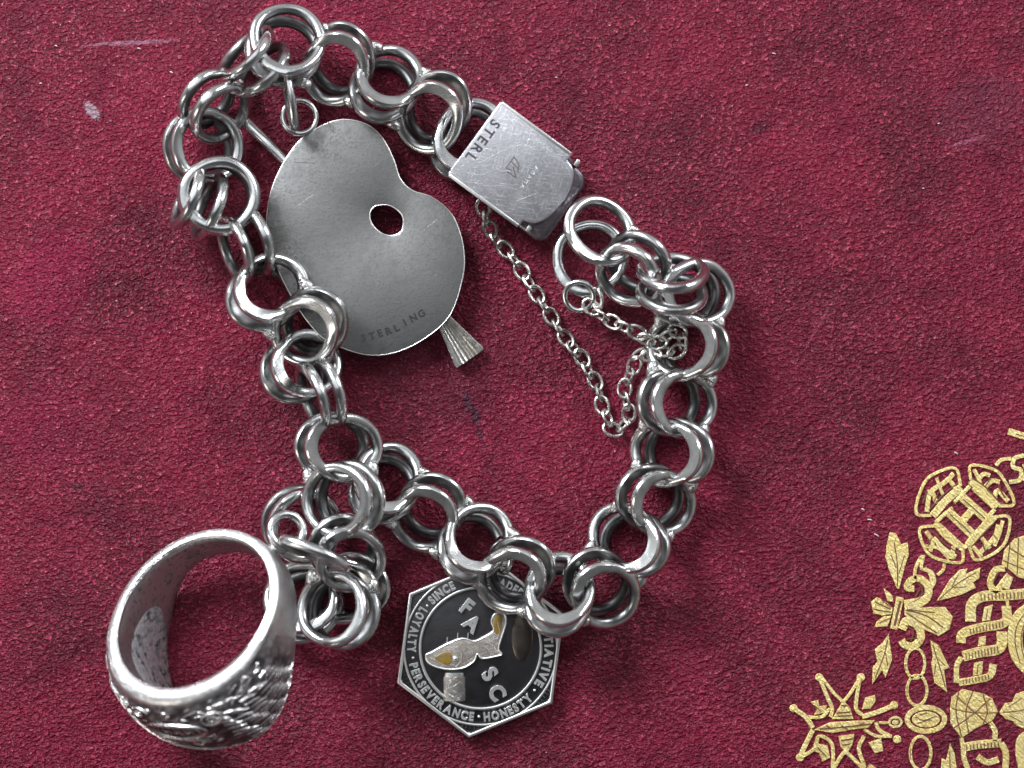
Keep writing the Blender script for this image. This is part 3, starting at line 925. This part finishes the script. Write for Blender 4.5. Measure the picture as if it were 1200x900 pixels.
for i, p in enumerate(pos):
    t = (pos[min(i + 1, len(pos) - 1)] - pos[max(i - 1, 0)]).normalized()
    s = t.cross(Vector((0, 0, 1))).normalized()
    w = s.cross(t).normalized()
    rr = random.Random(i * 5 + 1)
    a = radians((12 if i % 2 == 0 else 62) + rr.uniform(-12, 14)) * (1 if i % 4 < 2 else 1)
    x = s * cos(a) + w * sin(a)
    n = x.cross(t).normalized()
    o = obj('chain_link', cl[i % 2], ch, frame(p + Vector((0, 0, 0)) - cho, x, t, n))
bm = bmesh.new(); tube_bm(bm, [(17 * cos(2 * pi * i / 40), 17 * sin(2 * pi * i / 40), 0) for i in range(40)], 3.6, 12, True)
obj('jump_ring', finish(bm, 'jump_ring', M_RING), ch, ring_frame(W(679, 347, 26) - cho, 60, 18))
obj('jump_ring', small_ring_mesh('jump_ring', 12, 9, 2.6, M_CHAIN), ch, ring_frame(W(700, 350, 34) - cho, 10, 55))

# ================================================================== PALETTE CHARM
PR = W(430, 275, 0)
pal = empty('palette_charm', PR)
pal['label'] = 'kidney shaped artist palette charm in tarnished silver with a paintbrush behind it'
pal['category'] = 'charm'
PZ = 30.0
def S2(l, o=PR, z=0):
    return [((W(x, y, z) - o).x, (W(x, y, z) - o).y) for x, y in l]
out = [(406, 140), (382, 145), (353, 163), (332, 191), (318, 223), (312.5, 258), (316, 290), (330, 325), (352, 365), (376, 394), (399.5, 407), (431.5, 416), (463.5, 413), (499, 396), (527.5, 369), (541.7, 328), (544, 298), (538, 269),
       (527, 248), (506, 231), (483, 223), (469, 209), (461.7, 187.5), (449, 162.7), (431.5, 146.7)]
hole = smooth_loop([(433, 252), (437, 243), (446, 240), (458, 241), (470, 250), (473, 260), (470, 272), (458, 276.5), (446, 273), (436, 263)], 4)
bm = bmesh.new()
ol = S2(smooth_loop(out, 6), PR, PZ)
hl = S2(hole, PR, PZ)
plate_bm(bm, ol, PZ - 6, PZ, 1.4, holes=[hl], steps=3)
# very slight dish and waviness
for v in bm.verts:
    v.co.z += 1.2 * noise.noise(Vector((v.co.x, v.co.y, 0)) * 0.012) + 0.00004 * (v.co.x ** 2 + v.co.y ** 2)
pp_o = obj('palette_plate', finish(bm, 'palette_plate', M_PAL), pal)
def dish(x, y):
    return 1.2 * noise.noise(Vector((x, y, 0)) * 0.012) + 0.00004 * (x ** 2 + y ** 2)
bm = bmesh.new()
for loop, sg in ((ol, 1), (hl, 1)):
    if signed_area(loop) < 0: loop = loop[::-1]
    q = inset(loop, 0.2 if loop is not hl else -0.2)
    tube_bm(bm, [(x, y, PZ - 1.2 + dish(x, y)) for x, y in q], 0.9, 8, True)
obj('worn_rim', finish(bm, 'worn_rim', M_EDGE), pp_o)
# stamped word along the lower edge
bm = bmesh.new()
word = 'STERLING'
for i, c in enumerate(word):
    t = i / (len(word) - 1)
    x = 427 + 69 * t
    y = 400 - 30 * t - 4 * sin(pi * t) * -1
    ang = radians(90 + 14 + 16 * t + random.uniform(-5, 5)); y += random.uniform(-0.8, 0.8)
    p = W(x, y, PZ) - PR
    put_glyph(bm, c, (p.x, p.y), (cos(ang), sin(ang)), 11.5, PZ + dish(p.x, p.y) - 0.25, 0.75, bold=0.012)
obj('stamped_lettering', finish(bm, 'stamped_lettering', M_OXIDE, smooth=False), pp_o)
bm = bmesh.new()
rs = random.Random(11)
for i in range(75):
    x, y = rs.uniform(335, 530), rs.uniform(165, 400)
    a = rs.choice((0.5, 0.75, 2.3, 1.2, -0.1, 2.7)) + rs.uniform(-.2, .2); l = rs.uniform(3, 14)
    if i == 0: x, y, a, l = 356, 236, 0.6, 13
    if i == 1: x, y, a, l = 350, 240, 2.7, 9
    if i == 2: x, y, a, l = 388, 149, 2.1, 8
    if i == 3: x, y, a, l = 391, 150, 1.2, 6
    if i == 4: x, y, a, l = 514, 352, 2.3, 6
    if 415 < x < 490 and 222 < y < 294: continue
    if (x > 455 and y < 250) or (x > 500 and y > 370) or x < 335 and y > 300 or x < 345 and y < 190: continue
    p = W(x, y, PZ) - PR
    e = Vector((cos(a), sin(a))) * l
    q0, q1 = Vector((p.x, p.y)) - e, Vector((p.x, p.y)) + e
    rib(bm, [(q0.x, q0.y), (q1.x, q1.y)], rs.uniform(0.4, 0.75) if i > 4 else 0.9, PZ + dish(p.x, p.y) - 0.6, PZ + dish(p.x, p.y) + 0.35, sm=False)
obj('scratch', finish(bm, 'scratch', M_EDGE, smooth=False), pp_o, kind='stuff')
# brush behind the plate
br = empty('brush', (0, 0, 0), pal)
a0, a1, a2, a3 = (W(284, 139, 12) - PR), (W(500, 352, 16) - PR), (W(522, 378, 14) - PR), (W(551, 420, 10) - PR)
bm = bmesh.new()
pts = [a0 + (a1 - a0) * t for t in (0, 0.005, 0.02, 0.2, 0.5, 0.8, 1.0)]
tube_bm(bm, pts, [4.0, 6.0, 7.0, 6.8, 6.2, 5.6, 5.6], 16)
obj('brush_handle', finish(bm, 'brush_handle', M_RING), br)
bm = bmesh.new()
ax = (a3 - a2).normalized(); sd = ax.cross(Vector((0, 0, 1))).normalized(); upv = sd.cross(ax)
loops = []
N = 44
for t, r in ((-0.35, 6), (0.0, 9), (0.35, 12.5), (0.7, 16), (0.93, 18.5), (1.0, 18.0)):
    c = a2 + (a3 - a2) * t
    loops.append([c + sd * (cos(2 * pi * j / N) * r * (1 + 0.0 * t) * (1 + (0.07 if j % 2 else -0.05))) + upv * (sin(2 * pi * j / N) * (5.0 + 2.0 * t) * (1 + (0.2 if j % 2 else -0.15))) for j in range(N)])
loft(bm, loops, False)
obj('bristles', finish(bm, 'bristles', silver('bristle_silver', base=(0.60, 0.57, 0.53), amount=0.7, rough=0.25)), br)
# hanging loop and jump ring
obj('hanging_loop', small_ring_mesh('hanging_loop', 19.5, 19.5, 3.6, M_RING, 40, 12), pal, ring_frame(W(351, 137, 30) - PR, 200, 10))
obj('jump_ring', wire_ring_mesh('jump_ring', 43, 18, 5.0, 0.2, 3), pal, ring_frame(W(338, 107, 56) - PR, 10, 80))

# ================================================================== HEXAGON MEDAL
MR = W(563.5, 757.5, 0)
med = empty('hexagonal_medal', MR)
med['label'] = 'blackened hexagonal silver medal with raised lettering hanging under the bracelet links'
med['category'] = 'medal'
MZ = 22.0
h0 = math.degrees(atan2(-(860 - 757.5), 550 - 563.5))
def hexa(r):
    return [(r * cos(radians(h0 + 60 * i)), r * sin(radians(h0 + 60 * i))) for i in range(6)]
bm = bmesh.new(); plate_bm(bm, hexa(103.5), 10, MZ - 3.5, 1.0)
obj('base_plate', finish(bm, 'base_plate', M_OXIDE), med)
bm = bmesh.new(); plate_bm(bm, hexa(105), 9, MZ, 1.2, holes=[hexa(100.5)])
bmesh.ops.bevel(bm, geom=[e for e in bm.edges if abs(e.verts[0].co.z - e.verts[1].co.z) > 5], offset=2.0, segments=3, affect='EDGES')
obj('rim', finish(bm, 'rim', M_EDGE), med)
def circ(r, n=72):
    return [(r * cos(2 * pi * i / n), r * sin(2 * pi * i / n)) for i in range(n)]
bm = bmesh.new(); plate_bm(bm, circ(90.5), MZ - 5, MZ - 0.6, 0.8, holes=[circ(87.8)], steps=2)
obj('outer_circle', finish(bm, 'outer_circle', M_EDGE), med)
bm = bmesh.new(); plate_bm(bm, circ(72), MZ - 5, MZ - 0.6, 0.8, holes=[circ(68.8)], steps=2)
obj('inner_circle', finish(bm, 'inner_circle', M_EDGE), med)
def arc_text(word, a_start, a_end, outward, size=13.5, name='lettering'):
    bm = bmesh.new()
    ws = [(glyph(c, 0.03, 1.0)[2] + 0.14) if c != ' ' else 0.35 for c in word]
    tot = sum(ws); acc = 0
    xs = abs(radians(a_end - a_start)) * 80 / (tot * size)
    for c, w in zip(word, ws):
        a = radians(a_start + (a_end - a_start) * (acc + w / 2) / tot)
        acc += w
        if c == ' ': continue
        if outward:
            up = (cos(a), sin(a)); r = 75.0
        else:
            up = (-cos(a), -sin(a)); r = 84.8
        put_glyph(bm, c, (r * cos(a), r * sin(a)), up, size, MZ - 3.6, 3.2, bold=0.03, xs=min(1.15, xs))
    obj(name, finish(bm, name, M_EDGE, smooth=False), med)
arc_text('SINCE', 138, 112, True)
arc_text('LEADERSHIP', 84, 34, True)
arc_text('INITIATIVE', 26, -34, True)
arc_text('LOYALTY', 144.5, 184, False)
arc_text('PERSEVERANCE', 192, 265, False)
arc_text('HONESTY', 272, 317, False)
for a in (141.5, 188, 268.5, 322, 30):
    bm = bmesh.new(); bmesh.ops.create_uvsphere(bm, u_segments=12, v_segments=8, radius=1.8)
    obj('dot', finish(bm, 'dot', M_EDGE), med, T((79.5 * cos(radians(a)), 79.5 * sin(radians(a)), MZ - 2.4)))
def MP(x, y):  # enlargement coordinates -> medal-local
    return ((440 + x / 3.9125) - 563.5, -((640 + y / 3.9125) - 757.5))
for chx, x, y, a in (('F', 402, 298, 52), ('A', 424, 372, 50), ('S', 500, 597, 38), ('C', 530, 678, 30)):
    bm = bmesh.new()
    put_glyph(bm, chx, MP(x, y), (cos(radians(a)), sin(radians(a))), 25, MZ - 4, 4.0, bold=0.028, xs=0.95)
    obj('raised_letter', finish(bm, 'raised_letter', M_EDGE, smooth=False), med)
fig = smooth_loop([MP(*p) for p in [(232, 490), (262, 474), (330, 437), (400, 412), (455, 424), (505, 402), (540, 376), (530, 335), (548, 300), (590, 300), (602, 340), (585, 400), (568, 460), (582, 488), (545, 500), (488, 508), (470, 488), (455, 520), (400, 552), (320, 556), (250, 532)]], 4)
bm = bmesh.new(); plate_bm(bm, fig, MZ - 4.5, MZ + 0.4, 1.5, steps=4)
fg = obj('relief_figure', finish(bm, 'relief_figure', M_FIG), med)
fl = fig if signed_area(fig) > 0 else fig[::-1]
bm = bmesh.new(); tube_bm(bm, [(x, y, MZ - 0.4) for x, y in inset(fl, 0.8)], 1.35, 8, True)
obj('figure_outline', finish(bm, 'figure_outline', M_EDGE), fg)
for pg in ([(275, 500), (310, 478), (345, 478), (352, 515), (330, 535), (290, 520)], [(548, 315), (580, 310), (575, 385), (545, 385)]):
    bm = bmesh.new(); plate_bm(bm, smooth_loop([MP(*p) for p in pg], 3), MZ - 1.5, MZ + 0.9, 0.6)
    obj('yellow_patch', finish(bm, 'yellow_patch', M_YEL), fg)
bm = bmesh.new(); bmesh.ops.create_uvsphere(bm, u_segments=14, v_segments=8, radius=3.6)
obj('eye', finish(bm, 'eye', M_EDGE), fg, T((*MP(368, 505), MZ - 0.5)))
bm = bmesh.new()
for pts in ([(255, 505), (290, 520), (330, 540)], [(385, 450), (400, 480), (395, 520), (370, 545)], [(420, 440), (445, 460), (450, 490)], [(510, 430), (540, 450), (560, 480)], [(500, 450), (525, 470), (540, 492)], [(560, 340), (570, 380), (560, 420)]):
    tube_bm(bm, [(*MP(*p), MZ + 0.4) for p in pts], 0.8, 6)
obj('relief_line', finish(bm, 'relief_line', M_EDGE), fg)
# ticks along the back
bm = bmesh.new()
for x, y in ((330, 425), (378, 405), (425, 405)):
    p = MP(x, y); rib(bm, [(p[0], p[1] - 2), (p[0] + 0.4, p[1] + 4)], 1.6, MZ - 4, MZ - 1.5, sm=False)
for x, y in ((348, 450), (395, 430), (440, 440)):
    p = MP(x, y); rib(bm, [(p[0], p[1]), (p[0] + 3, p[1] + 3)], 1.3, MZ - 1, MZ + 0.4, sm=False)
obj('back_ridge', finish(bm, 'back_ridge', M_EDGE, smooth=False), fg)
def half_column(bx0, bx1, by0, by1, mat, name):
    bm = bmesh.new()
    x0, y0 = MP(bx0, by0); x1, y1 = MP(bx1, by1)
    cx = (x0 + x1) / 2; r = (x1 - x0) / 2
    loops = []
    for y in (y0, y0 - 1.5, y1 + 1, y1):
        loops.append([(cx + r * cos(a) * (0.93 if y in (y0, y1) else 1), y, MZ - 4.2 + 5 * sin(a)) for a in [pi * k / 12 for k in range(13)]])
    rows = [[bm.verts.new(p) for p in lp] for lp in loops]
    for a, b in zip(rows[:-1], rows[1:]):
        for j in range(12):
            bm.faces.new((a[j], a[j + 1], b[j + 1], b[j]))
    bm.faces.new(rows[0]); bm.faces.new(rows[-1])
    return obj(name, finish(bm, name, mat), med)
half_column(312, 415, 588, 700, M_BRONZE, 'relief_post')
half_column(318, 408, 572, 592, M_EDGE, 'post_cap')
bm = bmesh.new(); bmesh.ops.create_uvsphere(bm, u_segments=24, v_segments=14, radius=1.0)
for v in bm.verts:
    v.co = Vector((v.co.x * 13, v.co.y * 29, v.co.z * 3.2))
obj('relief_column', finish(bm, 'relief_column', silver('brown_reflection_silver', base=(0.13, 0.11, 0.095), tarnish=(0.04, 0.035, 0.03), amount=0.8, rough=0.3, bump=0.2)), med, T((*MP(672, 410), MZ - 4)))  # brown base paints a dim reflection on the raised column
# dark ticks in the corners of the hexagon
bm = bmesh.new()
for i in range(6):
    a = radians(h0 + 60 * i)
    for k in (-2, -1, 0, 1, 2):
        b = a + k * 0.05
        rib(bm, [(90.5 * cos(b), 90.5 * sin(b)), (94.5 * cos(b), 94.5 * sin(b))], 0.8, MZ - 4, MZ - 2.6, sm=False)
obj('corner_ray', finish(bm, 'corner_ray', M_MARK_MID, smooth=False), med, kind='stuff')
obj('hanging_loop', small_ring_mesh('hanging_loop', 13, 13, 3.2, M_EDGE, 30, 10), med, ring_frame(W(590, 648, 26) - MR, 90, 20))
obj('jump_ring', small_ring_mesh('jump_ring', 20, 17, 3.6, M_RING, 36, 10), med, ring_frame(W(590, 650, 34) - MR, 0, 60))

# ================================================================== RING CHARM
GR = W(232, 745, 0)
gc = empty('ring_charm', GR)
gc['label'] = 'miniature silver finger ring charm with carved head lying at the lower end of the bracelet'
gc['category'] = 'charm'
TH = radians(36)
q = radians(127)
nv = Vector((cos(q) * sin(TH), sin(q) * sin(TH), cos(TH)))
uv = Vector((cos(radians(37)), sin(radians(37)), 0))
vv = nv.cross(uv)
CZ = 122.0
gcen = W(226, 717, CZ) - GR
a_in, b_in = 96.0, 86.0
ph = radians(220); phw = radians(202)
def ssm(x, a, b):
    t = max(0.0, min(1.0, (x - a) / (b - a)))
    return t * t * (3 - 2 * t)
bm = bmesh.new()
lay = bm.verts.layers.float.new('patina')
SEG, SI, SO = 360, 36, 52
loops = []; pats = []
for i in range(SEG):
    f = 2 * pi * i / SEG
    dd = cos(f - ph)
    head = ssm(dd, -0.55, 0.95)
    carve = ssm(dd, -0.05, 0.25)
    wd = 46 + 86 * ssm(cos(f - phw), -0.75, 0.75)
    th = 16 + 8 * ssm(dd, 0.0, 0.95)
    wf = 8.0 * 0
    lp = []
    er = Vector((cos(f) / a_in, sin(f) / b_in)).normalized()
    base = Vector((a_in * cos(f), b_in * sin(f)))
    def pt(rad, ax):
        xy = base + er * rad
        return gcen + uv * xy.x + vv * xy.y - nv * ax
    # inner surface from front (ax=0) to back, with softened lips
    for k in range(SI):
        t = k / (SI - 1)
        ax = 3 + (wd - 6) * t
        rad = 1.8 * (abs(2 * t - 1) ** 8)
        di = (f - radians(186) + pi) % (2 * pi) - pi
        pq = sqrt((di / 0.50) ** 2 + ((ax - wd * 0.72) / (wd * 0.36)) ** 2)
        hol = 1 - ssm(pq, 0.92, 1.0)
        hol = 0.0
        spk = 1.0 if noise.noise(Vector((base.x, base.y, ax * 1.2)) * 0.21) > 0.33 else 0.0
        lp.append(pt(rad, ax)); pats.append((0.28 + 0.5 * max(0, noise.noise(Vector((base.x, base.y, ax)) * 0.05)) + 0.4 * spk * (di < 1.2)) * (1 - hol) + hol * spk * 0.9)
    # back lip
    lp.append(pt(th * 0.35, wd)); pats.append(0.2)
    for k in range(SO):
        t = 1 - k / (SO - 1)
        ax = wd * (0.0 + 1.0 * t)
        bul = (1 - abs(2 * t - 1) ** 3.0)
        rad = th * 0.75 + bul * (3.5 + 17 * ssm(dd, -0.1, 0.9))
        pt0 = Vector((base.x, base.y, ax))
        pat = 0.12
        if t > 0.02 and carve > 0:
            inb = ssm(t, 0.03, 0.07) * (1 - ssm(t, 0.93, 0.97))
            g = noise.noise(pt0 * 0.10) * 0.6 + noise.noise(pt0 * 0.22) * 0.4
            rad += carve * inb * (g * 3.4 - 2.6)
            pat = 0.12 + carve * inb * max(0.45, min(0.88, 0.80 - g * 0.8))
        lp.append(pt(rad, ax)); pats.append(pat)
    # front rim: rounded
    lp.append(pt(th * 0.45, -2.2)); pats.append(0.0)
    lp.append(pt(th * 0.18, -2.0)); pats.append(0.0)
    lp.append(pt(0.6, 0.3)); pats.append(0.0)
    loops.append(lp)
rows = loft(bm, loops)
k = 0
for row in rows:
    for v in row:
        v[lay] = max(0.0, min(1.0, pats[k])); k += 1
minz = min(v.co.z for v in bm.verts)
print('ring min z', minz)
me = finish(bm, 'band', M_BAND)
band = obj('band', me, gc)
def head_pt(dadeg, t, lift=0.0):
    """point on the outside of the band: angle from the head's middle, t from front (0) to back (1)"""
    f = ph + radians(dadeg)
    dd = cos(f - ph)
    wd = 46 + 86 * ssm(cos(f - phw), -0.75, 0.75)
    th = 16 + 8 * ssm(dd, 0.0, 0.95)
    ax = wd * t
    bul = (1 - abs(2 * t - 1) ** 3.0)
    rad = th * 0.75 + bul * (3.5 + 17 * ssm(dd, -0.1, 0.9)) - 1.8 + lift
    er = Vector((cos(f) / a_in, sin(f) / b_in)).normalized()
    xy = Vector((a_in * cos(f), b_in * sin(f))) + er * rad
    return gcen + uv * xy.x + vv * xy.y - nv * ax
def stroke(bm, pts, r, lift=0.6, sec=8, n=4):
    """a raised stroke whose points are (angle, t)"""
    P = smooth_line([(a, b, 0) for a, b in pts], n) if len(pts) > 2 else [Vector((pts[0][0] + (pts[1][0] - pts[0][0]) * q / 4, pts[0][1] + (pts[1][1] - pts[0][1]) * q / 4, 0)) for q in range(5)]
    m = len(P)
    rr = [max(0.35, r * min(1.0, 0.35 + 2.2 * min(k, m - 1 - k) / m)) for k in range(m)]
    tube_bm(bm, [head_pt(p.x, p.y, lift) for p in P], rr, sec)
rg = random.Random(5)
def relief(name, fn):
    bm = bmesh.new(); fn(bm)
    return obj(name, finish(bm, name, M_RELIEF), band)
def _rope(bm):
    for k in range(46):
        a = -74 + 148 * k / 45
        stroke(bm, [(a, 0.075), (a + 3.4, 0.12)], 1.7)
def _rope2(bm):
    for k in range(46):
        a = -74 + 148 * k / 45
        stroke(bm, [(a, 0.90), (a + 3.2, 0.95)], 2.0)
def _wing(bm):
    for row in range(5):
        for k in range(9):
            a = 27 + row * 8.5 + k * 1.2 + rg.uniform(-1, 1)
            t = 0.20 + 0.078 * k + rg.uniform(-.012, .012)
            stroke(bm, [(a, t), (a + 5.0, t + 0.035), (a + 8.6, t + 0.085)], rg.uniform(1.5, 2.2), lift=rg.uniform(0.4, 1.5))
def _cartouche(bm):
    for q, r in ((1.0, 1.9), (0.80, 0.9)):
        P = [head_pt(4 + 17 * q * cos(2 * pi * i / 40), 0.34 + 0.125 * q * sin(2 * pi * i / 40), 1.0) for i in range(40)]
        tube_bm(bm, P, r, 8, True)
    for k in range(7):
        a = -6 + 3.2 * k
        stroke(bm, [(a, 0.30), (a + rg.uniform(-1, 1), 0.38)], 0.9)
        if k % 2: stroke(bm, [(a, 0.34), (a + 2.2, 0.34)], 0.8)
def _boss(bm):
    for q, r in ((1.0, 2.0), (0.45, 1.8)):
        P = [head_pt(28 + 5.4 * q * cos(2 * pi * i / 24), 0.22 + 0.065 * q * sin(2 * pi * i / 24), 1.2) for i in range(24)]
        tube_bm(bm, P, r, 8, True)
def _band(bm):
    stroke(bm, [(-68, 0.16), (-48, 0.30), (-26, 0.52), (0, 0.70), (20, 0.76)], 2.6, 1.0)
    stroke(bm, [(-70, 0.26), (-50, 0.40), (-28, 0.62), (-2, 0.80), (18, 0.85)], 2.2, 1.0)
    for k in range(16):
        u = k / 15
        a = -64 + 78 * u; t = 0.245 + 0.52 * u + 0.04 * sin(pi * u)
        stroke(bm, [(a, t - 0.02), (a + 1.6, t + 0.035)], 1.2)
def _scroll(bm):
    for (a, t, sg) in ((-40, 0.20, 1), (-22, 0.24, -1), (-56, 0.15, 1), (-30, 0.84, 1), (-52, 0.72, -1), (38, 0.86, 1), (-14, 0.16, 1), (12, 0.56, 1), (-8, 0.54, -1)):
        P = []
        for k in range(15):
            w = k * 0.42 * sg; rr = 1.0 + 0.36 * k
            P.append((a + rr * cos(w) * 1.1, t + rr * sin(w) * 0.012))
        stroke(bm, P, 1.7, 1.0, n=2)
    for k in range(170):
        a = rg.uniform(-74, 62); t = rg.choice((rg.uniform(0.06, 0.20), rg.uniform(0.08, 0.26), rg.uniform(0.45, 0.60), rg.uniform(0.82, 0.92)))
        stroke(bm, [(a, t), (a + rg.choice((-1, 1)) * rg.uniform(3, 7), t + rg.uniform(-.045, .045))], rg.uniform(0.8, 1.4), 0.2)
for nm, fn in (('rope_border', _rope2), ('wing_relief', _wing), ('cartouche', _cartouche), ('boss', _boss), ('ribbon_relief', _band), ('scroll_relief', _scroll)):
    relief(nm, fn)
# pitted hollow inside the head, its pale blue painted in for a window reflection
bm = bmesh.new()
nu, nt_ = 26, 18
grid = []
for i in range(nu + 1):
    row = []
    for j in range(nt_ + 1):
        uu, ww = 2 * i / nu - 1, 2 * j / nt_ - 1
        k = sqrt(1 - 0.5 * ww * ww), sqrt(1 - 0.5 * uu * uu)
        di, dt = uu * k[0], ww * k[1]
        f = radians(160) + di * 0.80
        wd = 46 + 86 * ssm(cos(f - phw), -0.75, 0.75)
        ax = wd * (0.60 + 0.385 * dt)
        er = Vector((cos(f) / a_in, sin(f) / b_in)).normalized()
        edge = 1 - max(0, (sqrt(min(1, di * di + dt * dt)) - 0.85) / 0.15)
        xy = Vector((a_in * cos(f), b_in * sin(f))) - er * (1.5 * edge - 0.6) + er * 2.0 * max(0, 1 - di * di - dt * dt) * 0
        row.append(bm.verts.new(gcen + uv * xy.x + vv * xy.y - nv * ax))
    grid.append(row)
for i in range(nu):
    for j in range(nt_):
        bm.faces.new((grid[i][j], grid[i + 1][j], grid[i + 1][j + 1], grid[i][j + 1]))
obj('inner_reflection', finish(bm, 'inner_reflection', M_REFLECTION), band)
lb = W(336, 622, 84) - GR
obj('hanging_loop', small_ring_mesh('hanging_loop', 19, 19, 5.0, M_RING, 48, 14), gc, ring_frame(lb, 215, 25))
bm = bmesh.new(); bmesh.ops.create_icosphere(bm, subdivisions=3, radius=9)
for v in bm.verts:
    v.co = Vector((v.co.x * 1.3, v.co.y, v.co.z)) * (1 + 0.15 * noise.noise(v.co * 0.2))
obj('solder_joint', finish(bm, 'solder_joint', M_SOLDER), gc, T(W(326, 641, 80) - GR))
obj('jump_ring', wire_ring_mesh('jump_ring', 38, 17, 6.2, 0.2, 4), gc, ring_frame(W(369, 648, 104) - GR, 67, 74))
